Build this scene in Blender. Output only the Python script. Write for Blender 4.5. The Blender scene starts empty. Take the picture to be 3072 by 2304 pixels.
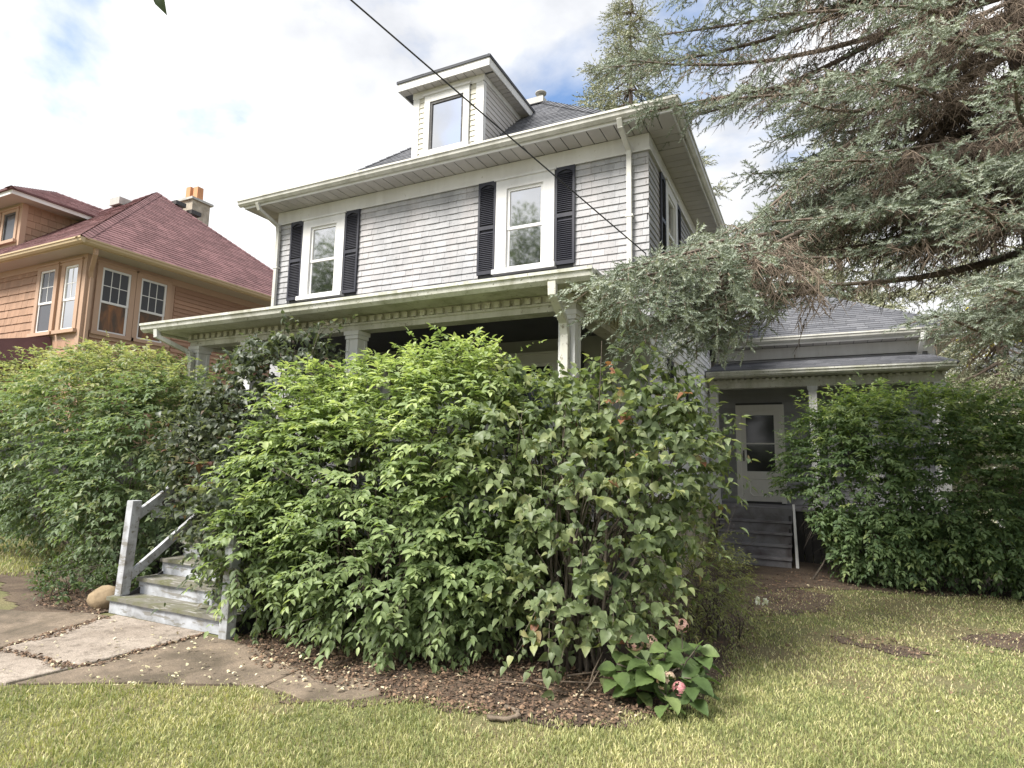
import bpy, math, random
import numpy as np
from mathutils import Matrix, Vector, noise as mnoise

SC = bpy.context.scene
COL = SC.collection
rnd = random.Random(11)
rng = np.random.default_rng(5)

# ------------------------------------------------------------------ camera
cd = bpy.data.cameras.new('camera')
cam = bpy.data.objects.new('camera', cd)
COL.objects.link(cam)
cd.sensor_fit = 'HORIZONTAL'
cd.sensor_width = 36.0
cd.lens = 1839.5 / 3072 * 36.0
cd.clip_start = 0.05
cd.clip_end = 2000
CR = Vector((0.8990631, 0.4373877, 0.0194284))
CU = Vector((0.0391348, -0.1244822, 0.9914498))
CF = Vector((-0.4360664, 0.8906156, 0.1290344))
CAMP = Vector((0, 0, 1.6))
cam.matrix_world = Matrix(((CR.x, CU.x, -CF.x, CAMP.x), (CR.y, CU.y, -CF.y, CAMP.y),
                           (CR.z, CU.z, -CF.z, CAMP.z), (0, 0, 0, 1)))
SC.camera = cam

# ------------------------------------------------------------------ world
SUN_AZ = math.atan2(-0.42, -0.80)      # towards the sun: behind the camera, a little to the left
SUN_EL = math.radians(50)
W = bpy.data.worlds.new('World')
SC.world = W
W.use_nodes = True
nt = W.node_tree
nt.nodes.clear()
N = nt.nodes.new
L = nt.links.new
sky = N('ShaderNodeTexSky')
sky.sky_type = 'NISHITA'
sky.sun_disc = False
sky.sun_elevation = SUN_EL
sky.sun_rotation = SUN_AZ
sky.dust_density = 0.6
sky.ozone_density = 1.6
tc = N('ShaderNodeTexCoord')
mp = N('ShaderNodeMapping')
mp.inputs['Location'].default_value = (0.15, 0.0, 0.1)
mp.inputs['Scale'].default_value = (1.0, 1.0, 1.7)
n1 = N('ShaderNodeTexNoise')
n1.inputs['Scale'].default_value = 2.1
n1.inputs['Detail'].default_value = 9
n1.inputs['Roughness'].default_value = 0.52
n1.inputs['Distortion'].default_value = 0.25
r1 = N('ShaderNodeValToRGB')
r1.color_ramp.elements[0].position = 0.36
r1.color_ramp.elements[1].position = 0.475
n2 = N('ShaderNodeTexNoise')
n2.inputs['Scale'].default_value = 3.2
n2.inputs['Detail'].default_value = 7
r2 = N('ShaderNodeValToRGB')
r2.color_ramp.elements[0].position = 0.32
r2.color_ramp.elements[0].color = (2.35, 2.41, 2.55, 1)
r2.color_ramp.elements[1].position = 0.58
r2.color_ramp.elements[1].color = (4.0, 4.0, 4.0, 1)
mix = N('ShaderNodeMix')
mix.data_type = 'RGBA'
mix.clamp_result = False
hs = N('ShaderNodeHueSaturation')
hs.inputs['Saturation'].default_value = 1.05
hs.inputs['Value'].default_value = 0.75
bg = N('ShaderNodeBackground')
bg.inputs['Strength'].default_value = 0.10
wo = N('ShaderNodeOutputWorld')
L(tc.outputs['Generated'], mp.inputs['Vector'])
L(mp.outputs['Vector'], n1.inputs['Vector'])
L(mp.outputs['Vector'], n2.inputs['Vector'])
L(n1.outputs['Fac'], r1.inputs['Fac'])
L(n2.outputs['Fac'], r2.inputs['Fac'])
L(sky.outputs['Color'], hs.inputs['Color'])
L(r1.outputs['Color'], mix.inputs['Factor'])
L(hs.outputs['Color'], mix.inputs['A'])
L(r2.outputs['Color'], mix.inputs['B'])
L(mix.outputs['Result'], bg.inputs['Color'])
L(bg.outputs['Background'], wo.inputs['Surface'])

# ------------------------------------------------------------------ sun (thin cloud in front: soft)
sd = bpy.data.lights.new('sun', 'SUN')
sd.energy = 2.4
sd.angle = math.radians(20)
sd.color = (1.0, 0.96, 0.89)
sun = bpy.data.objects.new('sun', sd)
COL.objects.link(sun)
sv = Vector((math.sin(SUN_AZ) * math.cos(SUN_EL), math.cos(SUN_AZ) * math.cos(SUN_EL), math.sin(SUN_EL)))
sun.rotation_euler = sv.to_track_quat('Z', 'Y').to_euler()
sun.location = sv * 60

vs = SC.view_settings
vs.view_transform = 'Standard'
vs.look = 'None'
vs.exposure = 1.85
vs.gamma = 1.0
vs.use_curve_mapping = False
SC.cycles.max_bounces = 6
SC.cycles.diffuse_bounces = 4
SC.cycles.glossy_bounces = 3
SC.cycles.transmission_bounces = 4
SC.cycles.transparent_max_bounces = 6

# ------------------------------------------------------------------ materials
MAT = {}


def _new(name):
    m = bpy.data.materials.new(name)
    m.use_nodes = True
    t = m.node_tree
    b = t.nodes['Principled BSDF']
    MAT[name] = m
    return m, t, b


def _pos(t, scale):
    g = t.nodes.new('ShaderNodeNewGeometry')
    mpn = t.nodes.new('ShaderNodeMapping')
    mpn.inputs['Scale'].default_value = scale
    t.links.new(g.outputs['Position'], mpn.inputs['Vector'])
    return mpn.outputs['Vector']


def _noise(t, vec, scale, detail=4, rough=0.55, dist=0.0):
    n = t.nodes.new('ShaderNodeTexNoise')
    n.inputs['Scale'].default_value = scale
    n.inputs['Detail'].default_value = detail
    n.inputs['Roughness'].default_value = rough
    n.inputs['Distortion'].default_value = dist
    t.links.new(vec, n.inputs['Vector'])
    return n.outputs['Fac']


def _ramp(t, fac, stops):
    r = t.nodes.new('ShaderNodeValToRGB')
    e = r.color_ramp.elements
    while len(e) < len(stops):
        e.new(0.5)
    for i, (p, c) in enumerate(stops):
        e[i].position = p
        e[i].color = (c[0], c[1], c[2], 1) if hasattr(c, '__len__') else (c, c, c, 1)
    t.links.new(fac, r.inputs['Fac'])
    return r.outputs['Color']


def _mix(t, fac, a, b, mode='MIX'):
    m = t.nodes.new('ShaderNodeMix')
    m.data_type = 'RGBA'
    m.blend_type = mode
    for sock, val in (('Factor', fac), ('A', a), ('B', b)):
        if hasattr(val, 'is_output'):
            t.links.new(val, m.inputs[sock])
        elif sock == 'Factor':
            m.inputs[0].default_value = val
        else:
            m.inputs[sock].default_value = (val[0], val[1], val[2], 1)
    return m.outputs['Result']


def _bump(t, b, h, strength, dist=0.01):
    n = t.nodes.new('ShaderNodeBump')
    n.inputs['Strength'].default_value = strength
    n.inputs['Distance'].default_value = dist
    t.links.new(h, n.inputs['Height'])
    t.links.new(n.outputs['Normal'], b.inputs['Normal'])


def _rand(t):
    o = t.nodes.new('ShaderNodeObjectInfo')
    return o.outputs['Random']


def _attr(t, name='v'):
    a = t.nodes.new('ShaderNodeAttribute')
    a.attribute_name = name
    return a.outputs['Fac']


def painted(name, col, dirt, amt=0.5, sc=3.0, streak=True, rough=0.6, peel=None, peel_amt=0.62,
            var=0.06, attr_var=False, tint2=None, spec=0.25, grain=None):
    """painted wood or metal: large soft weathering, streaks down the face, fine flaking"""
    m, t, b = _new(name)
    s = (1, 1, 0.22) if streak else (1, 1, 1)
    v = _pos(t, s)
    f1 = _noise(t, v, sc, 6, 0.62, 0.4)
    f2 = _noise(t, _pos(t, grain or (1, 1, 1)), sc * 7, 5, 0.65)
    c = _mix(t, _ramp(t, f1, [(0.42, 0.0), (0.72, amt)]), col, dirt)
    if tint2:
        c = _mix(t, _ramp(t, _noise(t, v, sc * 0.45, 3), [(0.45, 0.0), (0.65, 0.7)]), c, tint2)
    if peel:
        c = _mix(t, _ramp(t, f2, [(peel_amt, 0.0), (peel_amt + 0.05, 0.85)]), c, peel)
    rv = _attr(t) if attr_var else _rand(t)
    c = _mix(t, 1.0, c, _ramp(t, rv, [(0.0, 1.0 - 2 * var), (1.0, 1.0)]), 'MULTIPLY')
    t.links.new(c, b.inputs['Base Color'])
    b.inputs['Roughness'].default_value = rough
    b.inputs['Specular IOR Level'].default_value = spec
    _bump(t, b, f2, 0.25, 0.004)
    return m


painted('white_trim', (0.70, 0.695, 0.685), (0.44, 0.43, 0.41), 0.5, 2.4, peel=(0.42, 0.39, 0.34), peel_amt=0.66)
painted('white_gutter', (0.62, 0.61, 0.57), (0.30, 0.295, 0.24), 0.75, 3.0, peel=(0.34, 0.33, 0.28), peel_amt=0.64, rough=0.45)
painted('mossy_gutter', (0.58, 0.575, 0.54), (0.25, 0.248, 0.175), 0.9, 4.5, peel=(0.17, 0.17, 0.11), peel_amt=0.60, rough=0.6,
        tint2=(0.45, 0.45, 0.37))
painted('mossy_trim', (0.60, 0.585, 0.52), (0.27, 0.265, 0.17), 0.8, 3.2, peel=(0.24, 0.21, 0.16), peel_amt=0.60)
painted('soffit_vinyl', (0.52, 0.495, 0.475), (0.36, 0.34, 0.33), 0.5, 2.0, streak=False, var=0.05, rough=0.5)
painted('wall_shingle', (0.40, 0.40, 0.412), (0.26, 0.26, 0.268), 0.7, 4.2, peel=(0.22, 0.22, 0.225), peel_amt=0.61, var=0.075,
        tint2=(0.47, 0.445, 0.445), rough=0.75)
painted('wall_shingle_joined', (0.40, 0.40, 0.412), (0.26, 0.26, 0.268), 0.7, 4.2, peel=(0.22, 0.22, 0.225), peel_amt=0.61, var=0.075,
        tint2=(0.47, 0.445, 0.445), rough=0.75, attr_var=True)
painted('clapboard', (0.72, 0.72, 0.73), (0.46, 0.45, 0.45), 0.5, 2.5, peel=(0.33, 0.31, 0.3), peel_amt=0.66, var=0.07)
painted('dormer_board', (0.56, 0.54, 0.46), (0.42, 0.40, 0.34), 0.4, 2.0, var=0.06)
painted('backing_wall', (0.10, 0.10, 0.105), (0.07, 0.07, 0.07), 0.5, 2.0)
painted('porch_wall', (0.42, 0.415, 0.42), (0.3, 0.3, 0.3), 0.6, 2.0)
painted('porch_ceiling', (0.78, 0.74, 0.72), (0.33, 0.3, 0.28), 0.5, 1.5, streak=False)
painted('window_white', (0.74, 0.735, 0.72), (0.5, 0.49, 0.46), 0.35, 2.0, var=0.03, rough=0.4)
painted('shutter_blue', (0.030, 0.031, 0.042), (0.075, 0.075, 0.085), 0.5, 4.0, peel=(0.16, 0.16, 0.16), peel_amt=0.70, rough=0.5)
painted('stair_white', (0.44, 0.455, 0.485), (0.20, 0.195, 0.19), 1.0, 5.0, peel=(0.20, 0.188, 0.165), peel_amt=0.555, rough=0.75, streak=False, grain=(0.12, 0.6, 0.6))
painted('stair_tread', (0.19, 0.18, 0.155), (0.115, 0.12, 0.045), 0.95, 5.0, streak=False, peel=(0.36, 0.35, 0.33), peel_amt=0.57, rough=0.85, grain=(0.10, 0.8, 0.8))
painted('rough_grey_wood', (0.12, 0.118, 0.118), (0.05, 0.045, 0.045), 0.8, 3.5, streak=False, peel=(0.22, 0.215, 0.21), peel_amt=0.60, rough=0.8)
painted('side_step_wood', (0.27, 0.265, 0.275), (0.11, 0.085, 0.085), 0.9, 3.0, streak=False, peel=(0.19, 0.185, 0.19), peel_amt=0.60, rough=0.75, grain=(0.1, 0.7, 0.7))
painted('skirt_dark', (0.045, 0.043, 0.042), (0.02, 0.02, 0.02), 0.6, 3.0)
painted('door_white', (0.74, 0.72, 0.67), (0.56, 0.53, 0.48), 0.4, 2.0, var=0.03, rough=0.45)
painted('flashing', (0.48, 0.47, 0.44), (0.25, 0.24, 0.22), 0.6, 4.0, rough=0.4)
painted('rust', (0.30, 0.12, 0.055), (0.15, 0.07, 0.04), 0.7, 12.0, rough=0.7)
# neighbour
painted('orange_clapboard', (0.375, 0.228, 0.155), (0.29, 0.178, 0.122), 0.6, 1.5, var=0.09)
painted('orange_shingle', (0.38, 0.238, 0.16), (0.29, 0.182, 0.122), 0.6, 2.0, var=0.09)
painted('orange_shingle_joined', (0.38, 0.238, 0.16), (0.29, 0.182, 0.122), 0.6, 2.0, var=0.09, attr_var=True)
painted('orange_trim', (0.44, 0.30, 0.215), (0.35, 0.24, 0.17), 0.35, 1.5, var=0.03)
painted('cream_gutter', (0.56, 0.43, 0.27), (0.45, 0.35, 0.23), 0.4, 2.0, rough=0.4)
painted('cream_soffit', (0.50, 0.44, 0.39), (0.42, 0.37, 0.33), 0.4, 1.0, streak=False)
painted('pale_yellow_board', (0.72, 0.70, 0.50), (0.6, 0.58, 0.42), 0.3, 1.0, var=0.05)
painted('orange_blind', (0.10, 0.075, 0.06), (0.34, 0.16, 0.075), 0.9, 6.0, streak=True, rough=0.25)


def asphalt(name, c1, c2, attr=True):
    m, t, b = _new(name)
    f = _noise(t, _pos(t, (1, 1, 1)), 260, 2)
    f2 = _noise(t, _pos(t, (1, 1, 1)), 1.2, 5, 0.6)
    c = _mix(t, _ramp(t, _attr(t) if attr else f2, [(0.0, 0.0), (1.0, 1.0)]), c1, c2)
    c = _mix(t, 1.0, c, _ramp(t, f2, [(0.3, 0.8), (0.7, 1.12)]), 'MULTIPLY')
    c = _mix(t, 1.0, c, _ramp(t, f, [(0.3, 0.7), (0.7, 1.25)]), 'MULTIPLY')
    t.links.new(c, b.inputs['Base Color'])
    b.inputs['Roughness'].default_value = 0.85
    b.inputs['Specular IOR Level'].default_value = 0.3
    _bump(t, b, f, 0.35, 0.004)


asphalt('slate_roof_shingle', (0.085, 0.088, 0.10), (0.15, 0.153, 0.168))
asphalt('red_roof_shingle', (0.15, 0.078, 0.080), (0.225, 0.120, 0.122))


def glass(name, base=(0.022, 0.025, 0.028), ior=2.1, rough=0.04):
    m, t, b = _new(name)
    b.inputs['Base Color'].default_value = (*base, 1)
    b.inputs['Roughness'].default_value = rough
    b.inputs['IOR'].default_value = ior
    f = _noise(t, _pos(t, (1, 1, 1)), 1.6, 2)
    _bump(t, b, f, 0.08, 0.012)


glass('window_glass', ior=10.0)
glass('dim_glass', (0.030, 0.031, 0.034), 1.5, 0.08)
glass('neighbour_glass', (0.075, 0.078, 0.088), 1.45, 0.12)


def ground_mats():
    m, t, b = _new('lawn_ground')
    p = _pos(t, (1, 1, 1))
    f1 = _noise(t, p, 1.1, 6, 0.6, 0.4)
    f2 = _noise(t, p, 60, 5, 0.7)
    c = _mix(t, _ramp(t, f1, [(0.40, 0.0), (0.62, 1.0)]), (0.135, 0.138, 0.052), (0.185, 0.16, 0.078))
    c = _mix(t, 1.0, c, _ramp(t, f2, [(0.3, 0.45), (0.7, 1.35)]), 'MULTIPLY')
    t.links.new(c, b.inputs['Base Color'])
    b.inputs['Roughness'].default_value = 0.95
    _bump(t, b, f2, 0.7, 0.02)

    m, t, b = _new('soil')
    p = _pos(t, (1, 1, 1))
    f1 = _noise(t, p, 2.4, 6, 0.65, 0.5)
    f2 = _noise(t, p, 55, 6, 0.7)
    c = _mix(t, _ramp(t, f1, [(0.36, 0.0), (0.64, 1.0)]), (0.066, 0.043, 0.031), (0.135, 0.098, 0.066))
    c = _mix(t, 1.0, c, _ramp(t, f2, [(0.3, 0.4), (0.7, 1.5)]), 'MULTIPLY')
    t.links.new(c, b.inputs['Base Color'])
    b.inputs['Roughness'].default_value = 0.95
    _bump(t, b, f2, 0.8, 0.02)

    for nm, a, d, lo, hi in (('concrete_pale', (0.37, 0.315, 0.265), (0.25, 0.205, 0.165), 0.38, 0.68),
                             ('concrete_damp', (0.23, 0.178, 0.13), (0.095, 0.074, 0.05), 0.40, 0.60)):
        m, t, b = _new(nm)
        p = _pos(t, (1, 1, 1))
        f1 = _noise(t, p, 1.5, 7, 0.62, 0.6)
        f2 = _noise(t, p, 90, 4, 0.7)
        f3 = _noise(t, p, 11, 6, 0.7)
        c = _mix(t, _ramp(t, f1, [(lo, 0.0), (hi, 1.0)]), a, d)
        f4 = _noise(t, p, 230, 3, 0.6)
        c = _mix(t, _ramp(t, f3, [(0.50, 0.0), (0.66, 0.7)]), c, (0.115, 0.09, 0.068))
        c = _mix(t, 1.0, c, _ramp(t, f2, [(0.3, 0.62), (0.7, 1.25)]), 'MULTIPLY')
        c = _mix(t, 1.0, c, _ramp(t, f4, [(0.35, 0.6), (0.65, 1.3)]), 'MULTIPLY')
        t.links.new(c, b.inputs['Base Color'])
        b.inputs['Roughness'].default_value = 0.88
        _bump(t, b, f2, 0.4, 0.006)

    m, t, b = _new('chimney_stone')
    p = _pos(t, (1, 1, 1))
    vo = t.nodes.new('ShaderNodeTexVoronoi')
    vo.inputs['Scale'].default_value = 4.0
    t.links.new(p, vo.inputs['Vector'])
    c = _mix(t, _ramp(t, _noise(t, p, 5, 5), [(0.4, 0.0), (0.6, 1.0)]), (0.50, 0.44, 0.36), (0.34, 0.29, 0.23))
    c = _mix(t, 1.0, c, _ramp(t, vo.outputs['Color'], [(0.0, 0.75), (1.0, 1.1)]), 'MULTIPLY')
    t.links.new(c, b.inputs['Base Color'])
    b.inputs['Roughness'].default_value = 0.9

    m, t, b = _new('field_stone')
    p = _pos(t, (1, 1, 1))
    f = _noise(t, p, 9, 6, 0.6)
    c = _ramp(t, f, [(0.3, (0.16, 0.115, 0.065)), (0.6, (0.27, 0.20, 0.12)), (0.75, (0.20, 0.17, 0.11))])
    t.links.new(c, b.inputs['Base Color'])
    b.inputs['Roughness'].default_value = 0.85
    _bump(t, b, _noise(t, p, 40, 5), 0.5, 0.01)

    m, t, b = _new('clay_pot')
    b.inputs['Base Color'].default_value = (0.50, 0.235, 0.115, 1)
    b.inputs['Roughness'].default_value = 0.8

    m, t, b = _new('black_cable')
    b.inputs['Base Color'].default_value = (0.018, 0.018, 0.018, 1)
    b.inputs['Roughness'].default_value = 0.6

    m, t, b = _new('dark_metal')
    b.inputs['Base Color'].default_value = (0.045, 0.04, 0.038, 1)
    b.inputs['Roughness'].default_value = 0.5
    m, t, b = _new('interior_blind')
    b.inputs['Base Color'].default_value = (0.33, 0.315, 0.29, 1)


ground_mats()


def bark(name, c1, c2, sc=14):
    m, t, b = _new(name)
    f = _noise(t, _pos(t, (1, 1, 0.35)), sc, 6, 0.65, 0.6)
    c = _ramp(t, f, [(0.34, c1), (0.62, c2)])
    t.links.new(c, b.inputs['Base Color'])
    b.inputs['Roughness'].default_value = 0.9
    _bump(t, b, f, 0.9, 0.02)


bark('spruce_bark', (0.075, 0.055, 0.042), (0.185, 0.145, 0.115))
bark('dead_twig', (0.095, 0.070, 0.052), (0.20, 0.155, 0.115), 8)
bark('shrub_bark', (0.055, 0.045, 0.036), (0.14, 0.115, 0.09), 20)


def foliage(name, stops, rough=0.5, trans=0.36, spec=0.35, tcol=1.5):
    m, t, b = _new(name)
    c = _ramp(t, _attr(t), stops)
    f = _noise(t, _pos(t, (1, 1, 1)), 25, 2)
    c = _mix(t, 1.0, c, _ramp(t, f, [(0.3, 0.85), (0.7, 1.15)]), 'MULTIPLY')
    t.links.new(c, b.inputs['Base Color'])
    b.inputs['Roughness'].default_value = rough
    b.inputs['Specular IOR Level'].default_value = spec
    if trans > 0:
        tr = t.nodes.new('ShaderNodeBsdfTranslucent')
        t.links.new(_mix(t, 1.0, c, (tcol, tcol * 1.05, tcol * 0.55), 'MULTIPLY'), tr.inputs['Color'])
        ms = t.nodes.new('ShaderNodeMixShader')
        ms.inputs[0].default_value = trans
        out = t.nodes['Material Output']
        t.links.new(b.outputs[0], ms.inputs[1])
        t.links.new(tr.outputs[0], ms.inputs[2])
        t.links.new(ms.outputs[0], out.inputs['Surface'])


foliage('bright_leaf', [(0.0, (0.098, 0.140, 0.060)), (0.55, (0.239, 0.309, 0.137)), (1.0, (0.442, 0.502, 0.234))])
foliage('hedge_leaf', [(0.0, (0.081, 0.123, 0.061)), (0.55, (0.162, 0.217, 0.110)), (1.0, (0.365, 0.365, 0.193))])
foliage('lilac_leaf', [(0.0, (0.086, 0.120, 0.058)), (0.6, (0.176, 0.219, 0.105)), (0.93, (0.297, 0.318, 0.148)), (1.0, (0.227, 0.103, 0.061))], rough=0.46, spec=0.35)
foliage('dark_lilac_leaf', [(0.0, (0.050, 0.066, 0.044)), (0.6, (0.098, 0.118, 0.078)), (0.9, (0.165, 0.178, 0.115)), (1.0, (0.14, 0.07, 0.055))], rough=0.42, spec=0.4)
foliage('shade_leaf', [(0.0, (0.089, 0.145, 0.068)), (0.6, (0.197, 0.275, 0.123)), (1.0, (0.446, 0.521, 0.203))])
foliage('hydrangea_leaf', [(0.0, (0.067, 0.106, 0.039)), (0.6, (0.126, 0.183, 0.066)), (1.0, (0.223, 0.280, 0.112))], rough=0.5)
foliage('ground_cover_leaf', [(0.0, (0.042, 0.072, 0.029)), (1.0, (0.120, 0.162, 0.066))])
foliage('spirea_leaf', [(0.0, (0.114, 0.137, 0.050)), (0.7, (0.251, 0.266, 0.097)), (1.0, (0.386, 0.324, 0.139))])
foliage('tree_leaf', [(0.0, (0.03, 0.05, 0.016)), (1.0, (0.085, 0.115, 0.035))])
foliage('yellow_leaf', [(0.0, (0.30, 0.27, 0.03)), (1.0, (0.55, 0.47, 0.06))])
foliage('grass_blade', [(0.0, (0.160, 0.197, 0.076)), (0.40, (0.319, 0.335, 0.143)), (0.72, (0.483, 0.461, 0.227)), (0.90, (0.636, 0.572, 0.348)), (0.96, (0.196, 0.127, 0.079))], trans=0.25, rough=0.6)
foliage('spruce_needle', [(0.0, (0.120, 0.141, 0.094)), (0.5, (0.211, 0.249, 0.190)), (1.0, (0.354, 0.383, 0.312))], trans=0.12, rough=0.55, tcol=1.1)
foliage('far_spruce_needle', [(0.0, (0.120, 0.135, 0.086)), (0.5, (0.209, 0.226, 0.150)), (1.0, (0.344, 0.343, 0.235))], trans=0.12, rough=0.6, tcol=1.1)
foliage('litter_leaf', [(0.0, (0.055, 0.036, 0.026)), (0.5, (0.135, 0.085, 0.056)), (0.85, (0.25, 0.165, 0.105)), (1.0, (0.46, 0.39, 0.27))], trans=0.0, rough=0.85)
foliage('pale_leaf', [(0.0, (0.34, 0.29, 0.16)), (1.0, (0.60, 0.56, 0.40))], trans=0.0, rough=0.8)
foliage('petal', [(0.0, (0.476, 0.190, 0.224)), (0.5, (0.553, 0.359, 0.292)), (1.0, (0.507, 0.423, 0.306))], trans=0.2)
foliage('white_petal', [(0.0, (0.75, 0.75, 0.68)), (1.0, (0.8, 0.8, 0.75))], trans=0.2)

# ------------------------------------------------------------------ builders
WM = {}


def attach(o, parent):
    if parent is not None:
        o.parent = parent
        o.matrix_parent_inverse = WM[parent.name].inverted()


def thing(name, label, cat, loc=(0, 0, 0), group=None, kind=None):
    o = bpy.data.objects.new(name, None)
    COL.objects.link(o)
    o.empty_display_size = 0.2
    o.location = loc
    WM[o.name] = Matrix.Translation(loc)
    tag(o, label, cat, group, kind)
    return o


def tag(o, label=None, cat=None, group=None, kind=None):
    for k, v in (('label', label), ('category', cat), ('group', group), ('kind', kind)):
        if v:
            o[k] = v
    return o


def link_mesh(name, me, parent=None, world=None):
    o = bpy.data.objects.new(name, me)
    COL.objects.link(o)
    M = world if world is not None else Matrix.Identity(4)
    o.matrix_basis = M
    WM[o.name] = M.copy()
    attach(o, parent)
    return o


class MB:
    """collects solids; build() links them as one mesh object"""

    def __init__(self, M=None):
        self.v = []
        self.f = []
        self.M = M

    def add(self, vs_, fs_):
        o = len(self.v)
        if self.M is not None:
            vs_ = [self.M @ Vector(p) for p in vs_]
        self.v += [tuple(p) for p in vs_]
        self.f += [tuple(i + o for i in f) for f in fs_]
        return self

    def box(self, x0, x1, y0, y1, z0, z1):
        return self.add([(x0, y0, z0), (x1, y0, z0), (x1, y1, z0), (x0, y1, z0),
                         (x0, y0, z1), (x1, y0, z1), (x1, y1, z1), (x0, y1, z1)],
                        [(0, 3, 2, 1), (4, 5, 6, 7), (0, 1, 5, 4), (1, 2, 6, 5), (2, 3, 7, 6), (3, 0, 4, 7)])

    def hexa(self, p):
        return self.add(p, [(0, 3, 2, 1), (4, 5, 6, 7), (0, 1, 5, 4), (1, 2, 6, 5), (2, 3, 7, 6), (3, 0, 4, 7)])

    def bar(self, a, b, w, h, up=(0, 0, 1)):
        """rectangular bar from a to b"""
        a = Vector(a); b = Vector(b)
        d = (b - a).normalized()
        s = d.cross(Vector(up))
        if s.length < 1e-4:
            s = d.cross(Vector((0, 1, 0)))
        s.normalize()
        u = s.cross(d)
        P = []
        for q in (a, b):
            for i, j in ((-1, -1), (1, -1), (1, 1), (-1, 1)):
                P.append(q + s * i * w / 2 + u * j * h / 2)
        return self.add(P, [(0, 3, 2, 1), (4, 5, 6, 7), (0, 1, 5, 4), (1, 2, 6, 5), (2, 3, 7, 6), (3, 0, 4, 7)])

    def tube(self, pts, rad, n=6, cap=True):
        pts = [Vector(p) for p in pts]
        if not hasattr(rad, '__len__'):
            rad = [rad] * len(pts)
        P = []
        ref = None
        for i, p in enumerate(pts):
            d = (pts[min(i + 1, len(pts) - 1)] - pts[max(i - 1, 0)]).normalized()
            if ref is None:
                ref = d.orthogonal().normalized()
            ref = (ref - d * ref.dot(d))
            ref = ref.normalized() if ref.length > 1e-5 else d.orthogonal().normalized()
            q = d.cross(ref)
            for k in range(n):
                a = 2 * math.pi * k / n
                P.append(p + (ref * math.cos(a) + q * math.sin(a)) * rad[i])
        F = []
        for i in range(len(pts) - 1):
            for k in range(n):
                k2 = (k + 1) % n
                F.append((i * n + k, i * n + k2, (i + 1) * n + k2, (i + 1) * n + k))
        if cap:
            F.append(tuple(range(n))[::-1])
            F.append(tuple((len(pts) - 1) * n + k for k in range(n)))
        return self.add(P, F)

    def profile(self, prof, a, b, out):
        """extrude a profile [(outward, up)] along the horizontal line a-b"""
        a = Vector(a); b = Vector(b); o = Vector(out)
        n = len(prof)
        P = [q + o * u + Vector((0, 0, w)) for q in (a, b) for u, w in prof]
        F = [(i, (i + 1) % n, n + (i + 1) % n, n + i) for i in range(n)]
        F += [tuple(range(n))[::-1], tuple(range(n, 2 * n))]
        return self.add(P, F)

    def build(self, name, mat, parent=None, smooth=False, bevel=0.0):
        me = bpy.data.meshes.new(name)
        me.from_pydata(self.v, [], self.f)
        me.materials.append(MAT[mat])
        if smooth:
            me.polygons.foreach_set('use_smooth', [True] * len(me.polygons))
        me.update()
        o = link_mesh(name, me, parent)
        if bevel:
            md = o.modifiers.new('bevel', 'BEVEL')
            md.width = bevel
            md.segments = 2
            md.limit_method = 'ANGLE'
        return o


UNIT = {}


def piece(name, c, size, mat, parent, rot=None, wedge=0.0, shape='box'):
    """one small piece: shares a unit mesh with all pieces of its shape and material"""
    key = (mat, shape, round(wedge, 3))
    if key not in UNIT:
        mb = MB()
        w = wedge
        if shape == 'shingle':      # local x = width, -y = outward, z up; thick butt at the bottom
            mb.hexa([(-.5, -.5, -.5), (.5, -.5, -.5), (.5, .5, -.5), (-.5, .5, -.5),
                     (-.5, .3, .5), (.5, .3, .5), (.5, .5, .5), (-.5, .5, .5)])
        else:
            e = 0.06
            mb.hexa([(-.5, -.5, -.5), (.5, -.5, -.5), (.5, .5, -.5), (-.5, .5, -.5),
                     (-.5, -.5, .5), (.5, -.5, .5), (.5, .5, .5), (-.5, .5, .5)])
        me = bpy.data.meshes.new(name)
        me.from_pydata(mb.v, [], mb.f)
        me.materials.append(MAT[mat])
        UNIT[key] = me
    M = Matrix.Translation(c)
    if rot is not None:
        M = M @ rot.to_4x4()
    M = M @ Matrix.Diagonal((size[0], size[1], size[2], 1))
    return link_mesh(name, UNIT[key], parent, M)


def np_mesh(name, V, T, mat, parent=None, v=None, smooth=True, kind=None):
    """triangle mesh from numpy arrays with a per-vertex tone attribute"""
    me = bpy.data.meshes.new(name)
    me.vertices.add(len(V))
    me.vertices.foreach_set('co', np.ascontiguousarray(V, np.float32).ravel())
    me.loops.add(T.size)
    me.loops.foreach_set('vertex_index', np.ascontiguousarray(T, np.int32).ravel())
    me.polygons.add(len(T))
    k = T.shape[1]
    me.polygons.foreach_set('loop_start', np.arange(len(T), dtype=np.int32) * k)
    me.polygons.foreach_set('loop_total', np.full(len(T), k, np.int32))
    me.polygons.foreach_set('use_smooth', np.full(len(T), bool(smooth)))
    if v is not None:
        a = me.attributes.new('v', 'FLOAT', 'POINT')
        a.data.foreach_set('value', np.ascontiguousarray(v, np.float32))
    me.materials.append(MAT[mat])
    me.update(calc_edges=True)
    me.validate()
    o = link_mesh(name, me, parent)
    if kind:
        o['kind'] = kind
    return o


def gz(x, y):
    """height of the ground: the lot falls away gently behind the front beds"""
    return -0.018 * np.clip(np.asarray(y, float) - 4.2, 0, 10)


def in_poly(x, y, P):
    x = np.asarray(x, float); y = np.asarray(y, float)
    c = np.zeros(x.shape, bool)
    n = len(P)
    j = n - 1
    for i in range(n):
        xi, yi = P[i]; xj, yj = P[j]
        with np.errstate(divide='ignore', invalid='ignore'):
            k = ((yi > y) != (yj > y)) & (x < (xj - xi) * (y - yi) / ((yj - yi) or 1e-9) + xi)
        c ^= k
        j = i
    return c


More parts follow.
